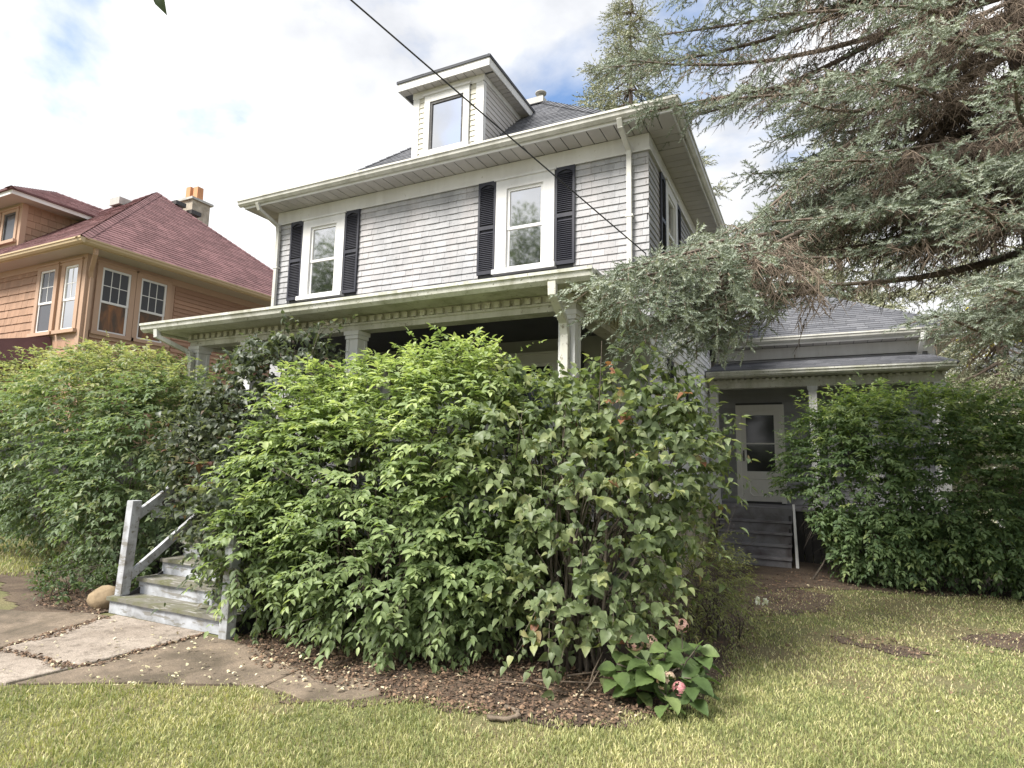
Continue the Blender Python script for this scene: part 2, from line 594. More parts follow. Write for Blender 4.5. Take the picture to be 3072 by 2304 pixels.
def wob(x, y, s=1.0, seed=0.0):
    """cheap smooth 2-D noise, about -1..1"""
    x = np.asarray(x, float) * s; y = np.asarray(y, float) * s
    return (np.sin(1.7 * x + 2.3 * y + seed) + np.sin(-2.9 * x + 1.3 * y + 1.7 * seed) +
            np.sin(4.1 * x + 3.7 * y - seed) * .7 + np.sin(-6.3 * x + 5.9 * y + 2.1 * seed) * .5) / 3.2
# ================================================================== SETTING
def ground():
    a = np.concatenate([[-500, -250, -120, -70, -45], np.arange(-32, 20.1, 0.5), [26, 40, 70, 130, 250, 500]])
    b = np.concatenate([[-300, -150, -70, -35], np.arange(-16, 32.1, 0.5), [45, 70, 130, 260, 600]])
    X, Y = np.meshgrid(a, b)
    Z = gz(X, Y) + 0.008 * wob(X, Y, 1.3, 2.0) * (np.abs(X) < 40)
    V = np.stack([X, Y, Z], -1).reshape(-1, 3)
    nx = len(a)
    i, j = np.meshgrid(np.arange(len(b) - 1), np.arange(nx - 1), indexing='ij')
    q = (i * nx + j).ravel()
    T = np.stack([q, q + 1, q + nx + 1, q + nx], 1)
    o = np_mesh('ground', V, T, 'lawn_ground')
    o['kind'] = 'structure'


ground()

LAWN = [(-9.0, 0.6), (-5.12, 2.47), (-4.37, 2.93), (-3.62, 3.31), (-3.22, 3.17), (-2.94, 3.37), (-2.35, 3.67), (-1.64, 3.73),
        (-1.27, 3.81), (-1.09, 4.08), (-0.80, 4.49), (-0.74, 4.95), (-0.76, 5.65), (-0.76, 6.6), (-0.72, 7.7), (-0.60, 9.2),
        (-0.2, 10.2), (1.0, 10.5), (2.6, 11.1), (6.5, 11.5), (7.5, 3.0), (3.5, -1.0), (-6, -1.5)]
FAR_LAWN = [(-16, 3.9), (-10.0, 4.35), (-9.4, 4.75), (-9.6, 5.6), (-11.5, 6.6), (-16, 6.6)]
BED = [(-9.9, 4.55), (-7.4, 3.62), (-6.5, 3.85), (-6.5, 4.3), (-4.6, 4.3), (-4.72, 3.98), (-3.95, 3.62), (-3.2, 3.2), (-2.3, 3.62), (-1.6, 3.68),
       (-1.2, 3.76), (-0.98, 4.08), (-0.70, 4.5), (-0.66, 5.2), (-0.66, 6.6), (-0.58, 8.2), (-0.30, 10.0), (0.8, 10.4), (2.6, 10.9), (4.6, 11.4),
       (4.6, 13.2), (-2.0, 13.6), (-2.0, 8.3), (-9.1, 8.3), (-9.9, 7.2)]


def sheet(name, P, mat, dz, step, wobble=0.0, bump=0.012, kind='structure'):
    """a sheet over the ground that follows its slope, with an uneven edge"""
    xs = [p[0] for p in P]; ys = [p[1] for p in P]
    a = np.arange(min(xs) - .2, max(xs) + .2, step)
    b = np.arange(min(ys) - .2, max(ys) + .2, step)
    X, Y = np.meshgrid(a, b)
    X2 = X + wobble * wob(X, Y, 3.1, 1.0)
    Y2 = Y + wobble * wob(Y, X, 3.7, 4.0)
    ins = in_poly(X2, Y2, P)
    Z = gz(X, Y) + dz + bump * (0.5 + 0.5 * wob(X, Y, 2.9, 7.0)) + 0.008 * wob(X, Y, 1.3, 2.0)
    nx = len(a)
    i, j = np.meshgrid(np.arange(len(b) - 1), np.arange(nx - 1), indexing='ij')
    q = (i * nx + j).ravel()
    fi = ins.ravel()
    k = fi[q] & fi[q + 1] & fi[q + nx] & fi[q + nx + 1]
    q = q[k]
    T = np.stack([q, q + 1, q + nx + 1, q + nx], 1)
    used, inv = np.unique(T, return_inverse=True)
    V = np.stack([X, Y, Z], -1).reshape(-1, 3)[used]
    o = np_mesh(name, V, inv.reshape(-1, 4), mat)
    o['kind'] = kind
    return o


sheet('planting_bed', BED, 'soil', 0.004, 0.05, 0.10, bump=.006)


for P_ in ([(.02, 7.0), (.3, 6.85), (.62, 6.72), (.98, 6.85), (.8, 7.1), (.45, 7.15), (.15, 7.3)], [(1.2, 7.7), (1.7, 7.5), (2.5, 7.7), (2.6, 8.3), (1.9, 8.5), (1.4, 8.2)],
           [(-.62, 7.9), (-.2, 8.1), (.1, 8.7), (.25, 9.7), (-.3, 10.0), (-.6, 9.2)]):
    sheet('bare_patch', P_, 'soil', 0.006, 0.05, 0.12, bump=.004)


def walkway():
    w = thing('walkway', None, None, (-5.5, 3.0, 0), kind='structure')
    slabs = [  # corner lists (x, y), top height, material
        ([(-6.33, 4.02), (-6.02, 2.92), (-5.06, 2.95), (-5.02, 4.03)], 0.028, 'concrete_pale'),
        ([(-6.05, 2.88), (-6.13, 2.02), (-5.60, 2.28), (-5.11, 2.52), (-5.07, 2.90)], 0.024, 'concrete_pale'),
        ([(-7.75, 3.55), (-7.75, 1.25), (-6.18, 2.0), (-6.09, 2.90), (-6.40, 4.00), (-6.75, 3.95), (-7.2, 3.72)], 0.016, 'concrete_damp'),
        ([(-4.98, 3.99), (-5.02, 2.92), (-5.06, 2.55), (-4.37, 2.97), (-3.54, 3.36), (-3.59, 3.74), (-3.9, 3.76), (-4.3, 3.95), (-4.68, 4.0)], 0.020, 'concrete_damp'),
        ([(-3.575, 3.735), (-3.525, 3.36), (-3.10, 3.30), (-2.80, 3.48), (-2.72, 3.62), (-2.95, 3.80), (-3.25, 3.76)], 0.017, 'concrete_damp'),
    ]
    for P, z, m in slabs:
        # subdivide the outline and chip it a little
        Q = []
        for i in range(len(P)):
            a = Vector(P[i]); b = Vector(P[(i + 1) % len(P)])
            n = max(2, int((b - a).length / 0.12))
            for k in range(n):
                p = a.lerp(b, k / n)
                e = 0.008 if k else 0.0
                Q.append((p.x + rnd.uniform(-e, e), p.y + rnd.uniform(-e, e)))
        n = len(Q)
        zz = [z + float(gz(*q)) for q in Q]
        V = [(q[0], q[1], t - 0.10) for q, t in zip(Q, zz)] + [(q[0], q[1], t - 0.006) for q, t in zip(Q, zz)]
        cx = sum(q[0] for q in Q) / n; cy = sum(q[1] for q in Q) / n
        V += [(cx + (q[0] - cx) * 0.988, cy + (q[1] - cy) * 0.988, t) for q, t in zip(Q, zz)]
        F = [tuple(range(2 * n, 3 * n))]
        for s in (0, n):
            F += [(s + i, s + (i + 1) % n, s + n + (i + 1) % n, s + n + i) for i in range(n)]
        mb = MB(); mb.v = V; mb.f = F
        mb.build('slab', m, w)


walkway()

# ================================================================== HOUSE
X0, X1, Y0, Y1 = -9.05, -1.94, 8.2, 13.7
house = thing('house', 'two storey grey shingle house with white trim, black shutters and a deep front porch', 'house', (-5.5, 10.0, 0))


def shingle_wall(parent, org, ud, out, u1, z0, z1, pitch, wmin, wmax, holes, mat, limit=300, depth=0.016, name='shingle', near=None):
    """courses of single shingles on a wall: org = lower start corner on the wall face, ud = direction along it, out = normal"""
    org = Vector(org); ud = Vector(ud); out = Vector(out)
    rot = Matrix((ud, -out, Vector((0, 0, 1)))).transposed()
    if rot.determinant() < 0:
        rot = Matrix((-ud, -out, Vector((0, 0, 1)))).transposed()
    L_ = []
    z = z0
    r_ = random.Random(int(abs(org.x * 100)) + int(z0 * 10))
    while z < z1 - 0.02:
        h = min(pitch, z1 - z)
        u = -r_.uniform(0, wmax)
        while u < u1:
            w = r_.uniform(wmin, wmax)
            a, b = max(u, 0), min(u + w, u1)
            u += w
            for (ha, hb, hz0, hz1) in holes:
                if z + h > hz0 and z < hz1:
                    if a >= ha and b <= hb:
                        a = b
                    elif a < ha < b <= hb + 1e-6:
                        b = ha
                    elif ha <= a < hb < b:
                        a = hb
            if b - a > 0.03:
                L_.append((a + 0.0014, b - 0.0014, z + r_.uniform(-0.003, 0.003), h + 0.012, r_.uniform(-0.003, 0.003)))
        z += pitch
    key = near or (lambda s: -(s[1] - s[0]))
    L_.sort(key=key)
    for a, b, zz, h, e in L_[:limit]:
        c = org + ud * ((a + b) / 2) + out * (depth / 2 + e * 0.5)
        piece(name, (c.x, c.y, zz + h / 2), (b - a, depth + e, h), mat, parent, rot, shape='shingle')
    rest = L_[limit:]
    if rest:
        V = []; T = []; tone = []
        for a, b, zz, h, e in rest:
            o = len(V)
            for (uu, d, hh) in ((a, depth + e, 0), (b, depth + e, 0), (b, depth * .2, h), (a, depth * .2, h), (a, 0, 0), (b, 0, 0)):
                p = org + ud * uu + out * d
                V.append((p.x, p.y, zz + hh))
            T += [(o, o + 1, o + 2, o + 3), (o + 4, o + 5, o + 1, o)]
            tone += [r_.random()] * 6
        np_mesh('remaining_shingles', np.array(V), np.array(T), mat + '_joined', parent, np.array(tone), smooth=False, kind='stuff')


def boards(parent, org, ud, out, u0, u1, z0, z1, pitch, mat, depth=0.02, name='clapboard', holes=()):
    org = Vector(org); ud = Vector(ud); out = Vector(out)
    rot = Matrix((ud, -out, Vector((0, 0, 1)))).transposed()
    if rot.determinant() < 0:
        rot = Matrix((-ud, -out, Vector((0, 0, 1)))).transposed()
    z = z0
    while z < z1 - 0.02:
        h = min(pitch, z1 - z) + 0.012
        segs = [(u0, u1)]
        for (ha, hb, hz0, hz1) in holes:
            if z + pitch > hz0 and z < hz1:
                segs = [s for a, b in segs for s in ((a, min(b, ha)), (max(a, hb), b)) if s[1] - s[0] > 0.02]
        for a, b in segs:
            c = org + ud * ((a + b) / 2) + out * (depth / 2)
            piece(name, (c.x, c.y, z + h / 2), (b - a, depth, h), mat, parent, rot, shape='shingle')
        z += pitch


def frame_M(org, ud, out):
    """local (u along the wall, n outward, z up) to world"""
    ud = Vector(ud); out = Vector(out)
    return Matrix(((ud.x, out.x, 0, org[0]), (ud.y, out.y, 0, org[1]), (0, 0, 1, org[2]), (0, 0, 0, 1)))


def window(parent, org, ud, out, w, h, side=0.2, head=0.18, sill=True, sash=True, trim='white_trim', pane_mat='window_glass',
           frame_mat='window_white', grid=None, proud=0.05, blind=None, meet=0.5, name='window', lower_blind=None):
    """org = lower middle of the outer casing on the wall face; w, h = outer size of the casing"""
    M = frame_M(org, ud, out)
    iw = w / 2 - side
    c = MB(M)
    c.box(-w / 2, -iw, 0, proud, 0, h)
    c.box(iw, w / 2, 0, proud, 0, h)
    c.box(-iw, iw, 0, proud, h - head, h)
    c.box(-w / 2 - 0.03, w / 2 + 0.03, 0, proud + 0.025, h, h + 0.035)
    if not sill:
        c.box(-iw, iw, 0, proud, 0, side * .6)
    win = c.build(name, trim, parent)
    z0 = 0.03 if sill else side * .6
    z1 = h - head
    if sill:
        MB(M).box(-w / 2 - 0.03, w / 2 + 0.03, 0.0, proud + 0.05, -0.045, 0.03).build('sill', trim, win)
    st = 0.045
    zm = z0 + (z1 - z0) * meet
    if sash:
        for zz0, zz1, d in ((zm - 0.02, z1, 0.030), (z0, zm + 0.02, 0.018)):
            s = MB(M)
            s.box(-iw, -iw + st, 0.0, d, zz0, zz1)
            s.box(iw - st, iw, 0.0, d, zz0, zz1)
            s.box(-iw + st, iw - st, 0.0, d, zz1 - st, zz1)
            s.box(-iw + st, iw - st, 0.0, d, zz0, zz0 + st)
            if grid and zz1 == z1:
                gx, gzn = grid
                for k in range(1, gx):
                    u = -iw + st + (2 * iw - 2 * st) * k / gx
                    s.box(u - 0.008, u + 0.008, 0.006, 0.014, zz0 + st, zz1 - st)
                for k in range(1, gzn):
                    zc = zz0 + st + (zz1 - zz0 - 2 * st) * k / gzn
                    s.box(-iw + st, iw - st, 0.0065, 0.0135, zc - 0.008, zc + 0.008)
            s.build('sash', frame_mat, win)
            pm = pane_mat
            if lower_blind and zz0 == z0:
                pm = lower_blind
            MB(M).add([(-iw + st, 0.008, zz0 + st), (iw - st, 0.008, zz0 + st), (iw - st, 0.008, zz1 - st), (-iw + st, 0.008, zz1 - st)],
                      [(0, 1, 2, 3)]).build('pane', pm, win)
    else:
        s = MB(M)
        s.box(-iw, -iw + st, 0, 0.03, z0, z1)
        s.box(iw - st, iw, 0, 0.03, z0, z1)
        s.box(-iw + st, iw - st, 0, 0.03, z1 - st, z1)
        s.box(-iw + st, iw - st, 0, 0.03, z0, z0 + st)
        s.build('sash', 'rough_grey_wood' if frame_mat == 'window_white' else frame_mat, win)
        MB(M).add([(-iw + st, 0.008, z0 + st), (iw - st, 0.008, z0 + st), (iw - st, 0.008, z1 - st), (-iw + st, 0.008, z1 - st)],
                  [(0, 1, 2, 3)]).build('pane', pane_mat, win)
    return win


def shutter(parent, org, ud, out, w, h):
    """louvred shutter: org = lower middle on the wall face"""
    M = frame_M(org, ud, out)
    s = MB(M)
    st = 0.035
    d0, d1 = 0.006, 0.036
    s.box(-w / 2, -w / 2 + st, d0, d1, 0, h)
    s.box(w / 2 - st, w / 2, d0, d1, 0, h)
    s.box(-w / 2 + st, w / 2 - st, d0, d1, 0, 0.06)
    s.box(-w / 2 + st, w / 2 - st, d0, d1, h * .5 - .03, h * .5 + .03)
    # arched head rail
    n = 8
    iw = w / 2 - st
    for k in range(n):
        a = -iw + 2 * iw * k / n; b = -iw + 2 * iw * (k + 1) / n
        za = h - .05 - .045 * (a / iw) ** 2; zb = h - .05 - .045 * (b / iw) ** 2
        s.hexa([(a, d0, za), (b, d0, zb), (b, d1, zb), (a, d1, za), (a, d0, h), (b, d0, h), (b, d1, h), (a, d1, h)])
    s.box(-iw, iw, 0.001, 0.008, 0.05, h - 0.05)
    sh = s.build('shutter', 'shutter_blue', parent)
    l = MB(M)
    z = 0.085
    while z < h - 0.10:
        if abs(z - h * .5) > 0.055:
            l.hexa([(-iw, .030, z - .012), (iw, .030, z - .012), (iw, .036, z - .008), (-iw, .036, z - .008),
                    (-iw, .009, z + .014), (iw, .009, z + .014), (iw, .014, z + .018), (-iw, .014, z + .018)])
        z += 0.031
    o = l.build('louvers', 'shutter_blue', sh)
    o['kind'] = 'stuff'
    return sh


def roof_tabs(V, T, tone, a, b, c, d, exp, tab, r_):
    nrm = (b - a).cross(d - a).normalized()
    if nrm.z < 0:
        nrm = -nrm
    sl = ((c + d) / 2 - (a + b) / 2).length
    rows = int(sl / exp)
    for i in range(rows):
        t0 = i / rows; t1 = min(1.0, (i + 1.15) / rows)
        l0, r0 = a.lerp(d, t0), b.lerp(c, t0)
        l1, r1 = a.lerp(d, t1), b.lerp(c, t1)
        wid = (r0 - l0).length
        if wid < 0.05:
            continue
        dirv = (r0 - l0) / wid
        u = -r_.uniform(0, tab)
        while u < wid:
            ww = tab * r_.uniform(0.7, 1.15)
            ua, ub = max(u, 0), min(u + ww, wid)
            u += ww
            if ub - ua < 0.02:
                continue
            # clip the upper edge to the narrower upper line
            off = (l1 - l0).dot(dirv); off2 = off + (r1 - l1).length
            ta, tb = min(max(ua, off), off2), min(max(ub, off), off2)
            up = (l1 - l0) - dirv * off
            g = 0.004
            lift = nrm * (0.013 + r_.uniform(0, 0.004))
            o = len(V)
            V += [l0 + dirv * (ua + g) + lift, l0 + dirv * (ub - g) + lift, l0 + dirv * (tb - g) + up + nrm * .004, l0 + dirv * (ta + g) + up + nrm * .004,
                  l0 + dirv * (ua + g) + nrm * .001, l0 + dirv * (ub - g) + nrm * .001]
            T += [(o, o + 1, o + 2, o + 3), (o + 4, o + 5, o + 1, o)]
            tone += [r_.random()] * 6


def hip_roof(parent, x0, x1, y0, y1, z, s, mat, exp=0.14, tab=0.30, which='FRLB', seed=1, name='roof', cap=True, th=0.03):
    """closed hip roof body over the eave rectangle, with single shingle tabs laid on the faces and caps on the hips"""
    w = min(x1 - x0, y1 - y0) / 2
    zt = z + s * w
    if (x1 - x0) >= (y1 - y0):
        R0 = Vector((x0 + w, (y0 + y1) / 2, zt)); R1 = Vector((x1 - w, (y0 + y1) / 2, zt))
    else:
        R0 = Vector(((x0 + x1) / 2, y0 + w, zt)); R1 = Vector(((x0 + x1) / 2, y1 - w, zt))
    A = Vector((x0, y0, z)); B = Vector((x1, y0, z)); Cc = Vector((x1, y1, z)); D = Vector((x0, y1, z))
    mb = MB()
    lo = Vector((0, 0, -th))
    if (x1 - x0) >= (y1 - y0):
        faces = {'F': (A, B, R1, R0), 'R': (B, Cc, R1, R1), 'B': (Cc, D, R0, R1), 'L': (D, A, R0, R0)}
        hips = [(A, R0), (B, R1), (Cc, R1), (D, R0), (R0, R1)]
    else:
        faces = {'F': (A, B, R0, R0), 'R': (B, Cc, R1, R0), 'B': (Cc, D, R1, R1), 'L': (D, A, R0, R1)}
        hips = [(A, R0), (B, R0), (Cc, R1), (D, R1), (R0, R1)]
    P = [A, B, Cc, D, R0, R1, A + lo, B + lo, Cc + lo, D + lo]
    if (x1 - x0) >= (y1 - y0):
        F = [(0, 1, 5, 4), (1, 2, 5), (2, 3, 4, 5), (3, 0, 4)]
    else:
        F = [(0, 1, 4), (1, 2, 5, 4), (2, 3, 5), (3, 0, 4, 5)]
    F += [(6, 7, 1, 0), (7, 8, 2, 1), (8, 9, 3, 2), (9, 6, 0, 3), (9, 8, 7, 6)]
    mb.add(P, F)
    roof = mb.build(name, mat, parent)
    r_ = np.random.default_rng(seed)
    V = []; T = []; tone = []
    for k in which:
        roof_tabs(V, T, tone, *faces[k], exp, tab, r_)
    V = np.array([tuple(p) for p in V])
    np_mesh('roof_shingles', V, np.array(T), mat, roof, np.array(tone), smooth=False, kind='stuff')
    if cap:
        for a, b in hips:
            if (b - a).length < 0.05:
                continue
            n = int((b - a).length / 0.16)
            V = []; T = []; tone = []
            dv = (b - a).normalized()
            side = dv.cross(Vector((0, 0, 1))).normalized()
            for i in range(n):
                p = a.lerp(b, i / n); q = a.lerp(b, min(1, (i + 1.2) / n))
                o = len(V)
                dn = Vector((0, 0, -0.075))
                if abs(dv.z) < 0.01:
                    dn = Vector((0, 0, -0.09))
                V += [p + side * -.13 + dn + Vector((0, 0, .03)), p + Vector((0, 0, .035)), p + side * .13 + dn + Vector((0, 0, .03)),
                      q + side * -.13 + dn + Vector((0, 0, .015)), q + Vector((0, 0, .018)), q + side * .13 + dn + Vector((0, 0, .015))]
                T += [(o, o + 1, o + 4, o + 3), (o + 1, o + 2, o + 5, o + 4)]
                tone += [r_.random()] * 6
            np_mesh('hip_cap', np.array([tuple(p) for p in V]), np.array(T), mat, roof, np.array(tone), smooth=False)
    return roof, R0, R1


GUT = [(0.0, 0.0), (0.035, -0.005), (0.075, 0.03), (0.085, 0.075), (0.10, 0.08), (0.10, 0.11), (0.088, 0.11), (0.085, 0.095), (0.0, 0.095)]


def gutter(parent, a, b, out, mat, sc=1.25, name='gutter'):
    return MB().profile([(u * sc, w * sc) for u, w in GUT], a, b, out).build(name, mat, parent)


def downspout(parent, pts, mat='white_gutter', w=0.075, d=0.058, brackets=()):
    mb = MB()
    pts = [Vector(p) for p in pts]
    for a, b in zip(pts, pts[1:]):
        dv = (b - a).normalized()
        mb.bar(a - dv * .018, b + dv * .018, w, d, up=(0, -1, 0.02) if abs(dv.z) > .9 else (0, 0, 1))
    o = mb.build('downspout', mat, parent, bevel=0.008)
    for bz in brackets:
        p = pts[-1]
        MB().box(p.x - w * .75, p.x + w * .75, p.y - d * .5 - .006, p.y + d * .5 + .02, bz - .015, bz + .015).build('strap', mat, o)
    return o


def soffit(parent, x0, x1, y0, y1, z, pitch, along, mat='soffit_vinyl', bow=0.0):
    """single soffit panels with open grooves between them"""
    s = MB().box(x0, x1, y0, y1, z + 0.012, z + 0.03).build('soffit', 'backing_wall', parent)
    if along == 'x':
        n = int(round((x1 - x0) / pitch)); p = (x1 - x0) / n
        for i in range(n):
            if rnd.random() < 0.0:
                continue
            piece('soffit_panel', (x0 + p * (i + .5), (y0 + y1) / 2, z + .006 + rnd.uniform(-.003, .003)), (p - 0.014, y1 - y0, 0.010), mat, s)
    else:
        n = int(round((y1 - y0) / pitch)); p = (y1 - y0) / n
        for i in range(n):
            piece('soffit_panel', ((x0 + x1) / 2, y0 + p * (i + .5), z + .006 + rnd.uniform(-.003, .003)), (x1 - x0, p - 0.014, 0.010), mat, s)
    return s


FX, FO = (1, 0, 0), (0, -1, 0)      # front faces: along +x, outward -y
SX, SO = (0, 1, 0), (1, 0, 0)       # right-hand faces: along +y, outward +x


def main_block():
    ZF = 6.07
    core = MB().box(X0 + .02, X1 - .02, Y0 + .02, Y1 - .02, -.3, 6.32).build('wall', 'backing_wall', house)
    # foundation and lower front wall under the porch
    MB().box(X0, X1, Y0 - .02, Y0 + .019, 0.95, 3.62).build('porch_wall', 'porch_wall', house)
    MB().box(X0 - .02, X1 + .05, Y0 - .05, Y1, -.35, 0.92).build('foundation', 'chimney_stone', house)
    # front shingles, upper storey
    holes = [(0.33, 1.98, 4.0, 6.12), (4.42, 6.02, 4.0, 6.12)]
    fw_ = MB().box(X0, X1, Y0, Y0 + .019, 3.9, ZF).build('shingle_wall', 'backing_wall', house)
    shingle_wall(fw_, (X0 - .015, Y0, 0), FX, FO, X1 - X0 + .03, 3.55, ZF, 0.105, 0.13, 0.27, holes, 'wall_shingle', depth=.020, near=lambda s: (0 if s[2] > 4.15 else 9) - (s[1] - s[0]))
    # right wall: clapboards, one board each
    sw = MB().box(X1 - .019, X1, Y0 + .02, Y1, 0.9, ZF).build('clapboard_wall', 'backing_wall', house)
    sholes = [(0.68, 2.22, 4.6, 6.06), (1.08, 2.68, 1.75, 3.24)]
    boards(sw, (X1, Y0, 0), SX, SO, 0.0, Y1 - Y0, 0.95, 3.95, 0.105, 'clapboard', holes=sholes)
    boards(sw, (X1, Y0, 0), SX, SO, 0.0, Y1 - Y0, 3.95, ZF, 0.105, 'wall_shingle', holes=sholes)
    MB().box(X1, X1 + .03, Y1 - .11, Y1 + .03, 0.9, 3.95).build('corner_board', 'white_trim', house)
    # left wall
    lw = MB().box(X0, X0 + .019, Y0 + .02, Y1, 0.9, ZF).build('clapboard_wall', 'backing_wall', house)
    boards(lw, (X0, Y0, 0), SX, (-1, 0, 0), 0.0, Y1 - Y0, 0.95, ZF, 0.105, 'wall_shingle')
    MB().box(X0, X1, Y1 - .019, Y1, 0.9, 6.3).build('rear_wall', 'clapboard', house)
    # frieze
    fr = MB()
    fr.box(X0 - .03, X1 + .03, Y0 - .035, Y0 - .001, ZF - .01, 6.305)
    fr.box(X1 + .001, X1 + .035, Y0 - .001, Y1, ZF - .01, 6.305)
    fr.box(X0 - .035, X0 - .001, Y0 - .001, Y1, ZF - .01, 6.305)
    fz = fr.build('frieze', 'white_trim', house)
    m = MB()
    m.box(X0 - .045, X1 + .05, Y0 - .05, Y0 - .036, ZF - .022, ZF + .015)
    m.box(X1 + .036, X1 + .05, Y0 - .036, Y1, ZF - .022, ZF + .015)
    m.build('moulding', 'white_trim', fz)
    # soffits
    ex0, ex1, ey0, ey1 = -9.53, -1.50, 7.75, 14.15
    soffit(house, ex0 + .02, ex1 - .02, ey0 + .02, Y0 - .036, 6.31, 0.20, 'x')
    soffit(house, X1 + .036, ex1 - .02, Y0 - .036, ey1 - .02, 6.31, 0.20, 'y')
    soffit(house, ex0 + .02, X0 - .036, Y0 - .036, ey1 - .02, 6.31, 0.20, 'y')
    # fascia
    fa = MB()
    fa.box(ex0, ex1, ey0, ey0 + .02, 6.30, 6.46)
    fa.box(ex1 - .02, ex1, ey0 + .02, ey1, 6.30, 6.46)
    fa.box(ex0, ex0 + .02, ey0 + .02, ey1, 6.30, 6.46)
    fa.box(ex0 + .02, ex1 - .02, ey1 - .02, ey1, 6.30, 6.46)
    fa.build('fascia', 'white_trim', house)
    # gutters
    gutter(house, (ex0 - .10, ey0, 6.345), (ex1 + .10, ey0, 6.345), FO, 'white_gutter', 1.05)
    gutter(house, (ex1, ey0, 6.345), (ex1, ey1, 6.345), SO, 'white_gutter', 1.05)
    gutter(house, (ex0, ey1, 6.345), (ex0, ey0, 6.345), (-1, 0, 0), 'white_gutter', 1.05)
    # roof
    wf, zf = 0.90, 0.44
    a0, a1, b0, b1 = ex0 - .04, ex1 + .04, ey0 - .04, ey1 + .04
    sk = MB()
    lo_ = [(a0, b0, 6.46), (a1, b0, 6.46), (a1, b1, 6.46), (a0, b1, 6.46)]
    hi_ = [(a0 + wf, b0 + wf, 6.46 + zf), (a1 - wf, b0 + wf, 6.46 + zf), (a1 - wf, b1 - wf, 6.46 + zf), (a0 + wf, b1 - wf, 6.46 + zf)]
    bt_ = [(x, y, 6.435) for x, y, _ in lo_]
    sk.add(lo_ + hi_ + bt_, [(i, (i + 1) % 4, 4 + (i + 1) % 4, 4 + i) for i in range(4)] + [(8 + i, 8 + (i + 1) % 4, (i + 1) % 4, i) for i in range(4)] + [(11, 10, 9, 8), (4, 5, 6, 7)])
    skirt = sk.build('roof_skirt', 'slate_roof_shingle', house)
    V = []; T = []; tone = []
    r_ = np.random.default_rng(3)
    for i in range(4):
        roof_tabs(V, T, tone, Vector(lo_[i]), Vector(lo_[(i + 1) % 4]), Vector(hi_[(i + 1) % 4]), Vector(hi_[i]), .13, .30, r_)
    np_mesh('roof_shingles', np.array([tuple(q) for q in V]), np.array(T), 'slate_roof_shingle', skirt, np.array(tone), smooth=False, kind='stuff')
    rf, R0, R1 = hip_roof(house, a0 + wf, a1 - wf, b0 + wf, b1 - wf, 6.46 + zf, 0.935, 'slate_roof_shingle', 0.13, 0.30)
    # ridge flashing and vent pipe
    MB().box(R1.x - .42, R1.x - .03, R1.y - .10, R1.y + .10, R1.z - .03, R1.z + .10).build('ridge_vent', 'flashing', rf)
    vp = MB()
    vp.tube([(R1.x - .12, R1.y, R1.z), (R1.x - .12, R1.y, R1.z + .19)], 0.055, 12)
    vp.tube([(R1.x - .12, R1.y, R1.z + .20), (R1.x - .12, R1.y, R1.z + .225), (R1.x - .12, R1.y, R1.z + .25)], [0.115, 0.12, 0.06], 14)
    vp.build('vent_pipe', 'flashing', rf, smooth=True)
    # windows + shutters, upper front
    for cx in (-7.895, -3.835):
        window(house, (cx, Y0, 4.54), FX, FO, 0.99, 1.485, side=0.185, head=0.15, proud=.06)
        for s in (-1, 1):
            shutter(house, (cx + s * (0.495 + .165), Y0 - .018, 4.53), FX, FO, 0.315, 1.52)
    # upper side window
    window(house, (X1, 9.64, 4.62), SX, SO, 0.90, 1.43, side=0.16, head=0.15)
    for s in (-1, 1):
        shutter(house, (X1 + .012, 9.64 + s * .615, 4.60), SX, SO, 0.31, 1.43)
    # lower side window
    window(house, (X1, 10.08, 1.78), SX, SO, 0.92, 1.45, side=0.15, head=0.15)
    for s in (-1, 1):
        shutter(house, (X1 + .012, 10.08 + s * .63, 1.77), SX, SO, 0.31, 1.45)
    # lower front window, its shutters, and the front door under the porch
    window(house, (-3.82, Y0 - .02, 1.65), FX, FO, 1.25, 1.55, side=0.14, head=0.13, pane_mat='dim_glass')
    for s in (-1, 1):
        shutter(house, (-3.82 + s * .80, Y0 - .032, 1.65), FX, FO, 0.31, 1.55)
    M = frame_M((-5.75, Y0 - .02, 1.0), FX, FO)
    d = MB(M)
    d.box(-.62, -.48, 0, .05, 0, 2.25); d.box(.48, .62, 0, .05, 0, 2.25); d.box(-.48, .48, 0, .05, 2.08, 2.25)
    dr = d.build('front_door', 'white_trim', house)
    d = MB(M)
    d.box(-.48, .48, 0, .02, 0, .9); d.box(-.48, -.33, 0, .02, .9, 2.08); d.box(.33, .48, 0, .02, .9, 2.08); d.box(-.33, .33, 0, .02, 1.95, 2.08)
    d.build('door_leaf', 'rough_grey_wood', dr)
    MB(M).box(-.33, .33, 0, .008, .9, 1.95).build('pane', 'dim_glass', dr)
    # downspouts
    downspout(house, [(-9.15, ey0 - .03, 6.34), (-9.15, ey0 + .02, 6.24), (-9.02, Y0 - .09, 6.02), (-9.02, Y0 - .065, 5.90), (-9.02, Y0 - .065, 4.05)], brackets=(5.2,))
    downspout(house, [(-2.21, ey0 - .03, 6.34), (-2.21, ey0 + .02, 6.25), (-2.19, Y0 - .09, 6.08), (-2.19, Y0 - .065, 5.98), (-2.19, Y0 - .065, 3.80)], brackets=(5.1,))


main_block()


